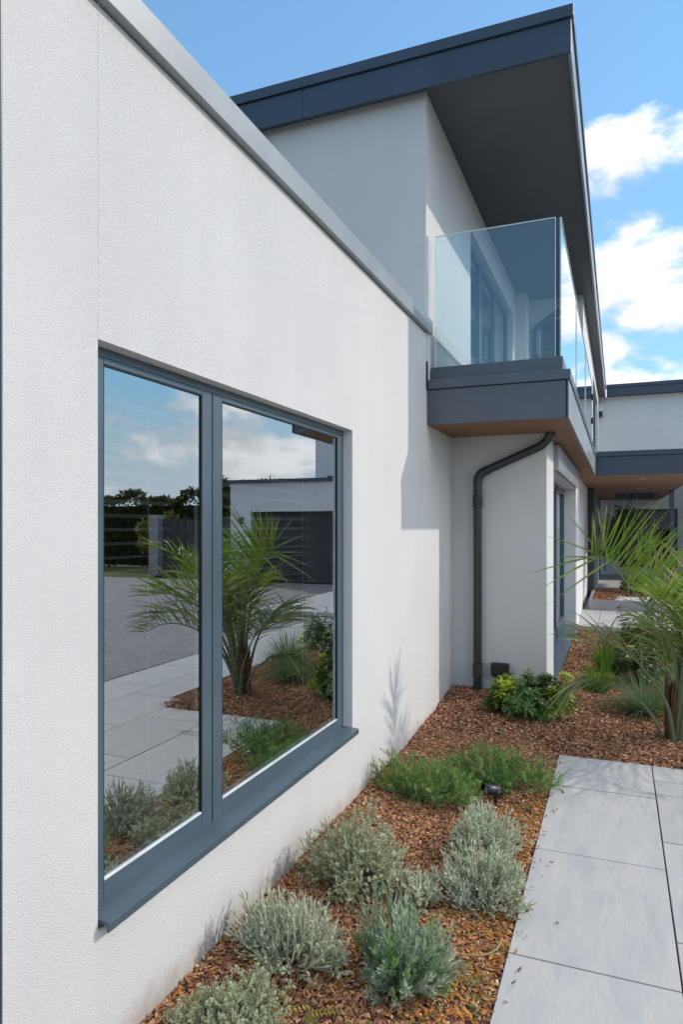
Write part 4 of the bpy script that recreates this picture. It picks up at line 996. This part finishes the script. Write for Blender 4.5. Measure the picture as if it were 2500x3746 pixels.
def leafy_tree(name, loc, trunk_h, crown, n, label, cat, L, W, cols, mt='leaf', clumps=26, limbs=7, group=None, r0=.05):
    x, y, z = loc; t = empty(name, loc, label, cat, group)
    cx, cy, cz, rx, ry, rz = crown
    tr = MB(); top = np.array([cx * .4, cy * .4, trunk_h])
    tr.tube(catmull([(0, 0, -.05), (.02 * trunk_h, -.01, trunk_h * .5), top], 10), np.linspace(r0, r0 * .65, 11), 8, (.16, .13, .10))
    cl = []
    for i in range(clumps):
        v = unit(rng.normal(0, 1, 3)); rr = rng.uniform(.35, .95); cl.append(np.array([cx + rx * v[0] * rr, cy + ry * v[1] * rr, cz + rz * v[2] * rr]))
    cl = np.array(cl)
    for i in range(min(limbs, clumps)):
        e = cl[i]; m = (top + e) / 2 + rng.normal(0, .06 * rx, 3); tr.tube(catmull([top - np.array([0, 0, .1 * trunk_h]), m, e], 10), np.linspace(r0 * .5, r0 * .12, 11), 6, (.16, .13, .10))
    tr.build('trunk', 'bark', t)
    per = n // clumps; P = np.concatenate([c + unit(rng.normal(0, 1, (per, 3))) * rng.random((per, 1)) ** .5 * np.array([rx, ry, rz]) * rng.uniform(.28, .5) for c in cl])
    m = len(P); d = unit(rng.normal(0, 1, (m, 3)) + np.array([0, 0, .25])); sd = unit(np.cross(d, rng.normal(0, 1, (m, 3))))
    k = rng.random((m, 1)); col = (np.array(cols[0]) * (1 - k) + np.array(cols[1]) * k) * np.repeat(rng.uniform(.7, 1.25, clumps), per)[:, None]
    mb = MB(); mb.strips(P, d, sd, rng.uniform(*L, m), W, 2, .1, 'leaf', col); mb.build('crown', mt, t)
    return t
leafy_tree('olive_tree', (.16, 14.75, .25), .75, (.0, 0, 1.22, .52, .45, .60), 9000, 'small olive tree in the raised planter by the entrance', 'tree', (.045, .075), .016, ((.05, .065, .04), (.13, .16, .11)), clumps=40, r0=.03)
whorl = whorl_bush('lime_bush', (.30, 15.6), .3, .3, .35, 'lime green bush at the back of the raised planter', 70, 9, fresh=.3, cols=((.14, .22, .03), (.22, .30, .05)))
whorl.location.z = .25

# ------------------------------------------------------------------ small garden things
def spotlight():
    c = Vector((-.69, 4.06, 0)); z = float(zm(c.x, c.y))
    t = empty('garden_spotlight', (c.x, c.y, z), 'small black spike spotlight standing in the bark in front of the rosemary', 'garden light')
    ax = unit(np.array([-.62, -.66, .20])); ctr = np.array([c.x, c.y, z + .095])
    b = MB(); b.tube([ctr - ax * .055, ctr - ax * .045, ctr + ax * .03], [.024, .031, .031], 24); place(b.build('body', 'black'), t)
    # hood: an open sleeve cut back on its lower side
    h = MB(); a = np.linspace(0, 2 * np.pi, 33); u = unit(np.cross(ax, [0, 0, 1.0])); v = np.cross(u, ax)
    r1, r2 = .0335, .0315; V = []
    for rr in (r1, r2):
        for k2 in range(33):
            o_ = np.cos(a[k2]) * u + np.sin(a[k2]) * v; V.append(ctr + ax * .015 + rr * o_)
        for k2 in range(33):
            o_ = np.cos(a[k2]) * u + np.sin(a[k2]) * v; V.append(ctr + ax * (.045 + .022 * (np.sin(a[k2]) * .5 + .5)) + rr * o_)
    F = []
    for s in (0, 66):
        for k2 in range(32): F.append((s + k2, s + k2 + 1, s + 33 + k2 + 1, s + 33 + k2))
    for k2 in range(32): F.append((33 + k2, 34 + k2, 66 + 34 + k2, 66 + 33 + k2))
    h.add(V, F, smooth=True); place(h.build('hood', 'black'), t)
    l = MB(); l.tube([ctr + ax * .0305, ctr + ax * .034], .0285, 24); place(l.build('lens', 'lens'), t)
    b = MB(); b.tube([(c.x + .02, c.y + .02, z - .02), (c.x + .02, c.y + .02, z + .045)], .009, 10); b.box(c.x + .012, c.x + .028, c.y - .012, c.y + .05, z + .04, z + .062)
    place(b.build('stake', 'black', bevel=.002), t)
    b = MB(); q = ctr - ax * .02; b.tube([q + u * .028, q + u * .040], .008, 10); b.tube([q - u * .028, q - u * .040], .008, 10); place(b.build('pivot_screw', 'steel'), t)
spotlight()
def twig():
    mb = MB(); P = [(-.66, 2.52), (-.56, 2.56), (-.48, 2.60), (-.435, 2.66), (-.425, 2.73)]
    mb.tube(catmull([(x, y, float(zm(x, y)) + .02 + .006 * i) for i, (x, y) in enumerate(P)], 24), .0032, 6)
    mb.tube(catmull([(-.50, 2.59, .045), (-.47, 2.55, .05), (-.455, 2.50, .045)], 8), .002, 5)
    tag(mb.build('twig', 'twig'), 'thin pale curved twig lying on the bark by the paving', 'twig')
twig()

# ------------------------------------------------------------------ what the window mirrors: garage, gate, hedge, trees
def garage():
    t = empty('garage', (6, 20, 0), 'flat roofed white garage with a wide dark door, mirrored in the window', 'garage')
    w = MB(); wall_sheet(w, 'y', 17.87, -1, .3, 4.0, 7.85, -.1, 2.93, [(4.2, 7.15, -.1, 2.08)]); wall_sheet(w, 'x', 7.85, 1, .3, 18.17, 24, -.1, 2.93); wall_sheet(w, 'x', 4.0, -1, .3, 18.17, 24, -.1, 2.93)
    w.box(4.3, 7.55, 23.7, 24, -.1, 2.93); place(w.build('wall', 'stucco'), t)
    place(MB().box(3.9, 7.95, 17.78, 24.1, 2.935, 3.03).build('roof', 'roofedge'), t)
    d = MB(); z = 0.0
    while z < 2.0: d.box(4.2, 7.15, 18.05, 18.08, z + .004, z + .16); z += .166
    place(d.build('garage_door', 'garagedoor'), t)
    place(MB().box(4.15, 7.2, 18.2, 18.25, 0, 2.1).build('door_backing', 'garagedoor'), t)
    place(MB().box(4.1, 5.0, 18.6, 21, 3.031, 3.14).build('rooflight', 'roofedge'), t)
    l = MB(); l.box(7.42, 7.52, 17.79, 17.868, 1.72, 1.9); l.box(7.4, 7.54, 17.78, 17.868, 1.9, 1.92); place(l.build('wall_light', 'black', bevel=.005), t)
garage()
def hedge(name, x0, x1, y, h, label, n, cols, th=1.0):
    t = empty(name, ((x0 + x1) / 2, y, -.05), label, 'hedge'); mb = MB()
    a = rng.uniform(-(x1 - x0) / 2, (x1 - x0) / 2, n); f = rng.random(n)
    top = h * (1 + .06 * np.sin(a * 1.7) + .05 * np.sin(a * 4.1 + 1))
    P = np.stack([a, np.where(f < .6, -th / 2 + np.abs(rng.normal(0, .15, n)), rng.uniform(-th / 2, th / 2, n)), np.where(f < .6, rng.uniform(0, 1, n) * top, top - np.abs(rng.normal(0, .12, n)))], 1)
    d = unit(rng.normal(0, 1, (n, 3))); sd = unit(np.cross(d, rng.normal(0, 1, (n, 3)))); k = rng.random((n, 1))
    mb.strips(P, d, sd, rng.uniform(.1, .22, n), .09, 2, .1, 'leaf', np.array(cols[0]) * (1 - k) + np.array(cols[1]) * k); mb.build('foliage', 'leaf', t)
    tr = MB()
    for xx in np.arange(x0 + .3, x1, .8): tr.tube([(xx - (x0 + x1) / 2, 0, 0), (xx - (x0 + x1) / 2 + .05, .05, h * .85)], [.05, .02], 6, (.08, .06, .045))
    tr.build('stems', 'bark', t)
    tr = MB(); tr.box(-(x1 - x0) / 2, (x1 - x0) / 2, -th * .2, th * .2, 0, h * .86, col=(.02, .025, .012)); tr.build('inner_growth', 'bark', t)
hedge('hedge', 9.5, 30, 24.5, 3.0, 'long clipped dark hedge beyond the driveway, mirrored in the window', 16000, ((.035, .05, .015), (.10, .10, .03)))
def gate():
    t = empty('driveway_gate', (12, 22.5, 0), 'dark boarded driveway gate between stone piers, mirrored in the window', 'gate')
    b = MB(); 
    for i in range(9): b.box(9.2 + i * .32, 9.2 + i * .32 + .3, 20.2, 20.25, .08, 1.9)
    place(b.build('board_panel', 'garagedoor'), t)
    for x in (8.75, 12.15): place(MB().box(x, x + .4, 20.05, 20.45, -.1, 2.05).build('pier', 'tile', bevel=.01), t)
gate()
leafy_tree('field_tree', (17.5, 33, 0), 2.0, (0, 0, 3.4, 1.1, 1.1, 1.1), 2600, 'rounded field tree rising above the hedge, slimmer of the two', 'tree', (.12, .25), .1, ((.02, .035, .015), (.06, .09, .03)), group='trees beyond the hedge', r0=.15)
leafy_tree('field_tree', (14.6, 32, 0), 2.0, (0, 0, 3.2, 1.35, 1.35, .95), 2800, 'broader field tree rising above the hedge, nearer the garage', 'tree', (.12, .25), .1, ((.02, .035, .015), (.06, .09, .03)), group='trees beyond the hedge', r0=.15)
leafy_tree('golden_bush', (13.2, 21.5, 0), .5, (0, 0, 1.3, .9, .8, .85), 2600, 'yellow green bush in front of the hedge', 'bush', (.1, .18), .07, ((.13, .15, .03), (.25, .25, .06)), r0=.08)
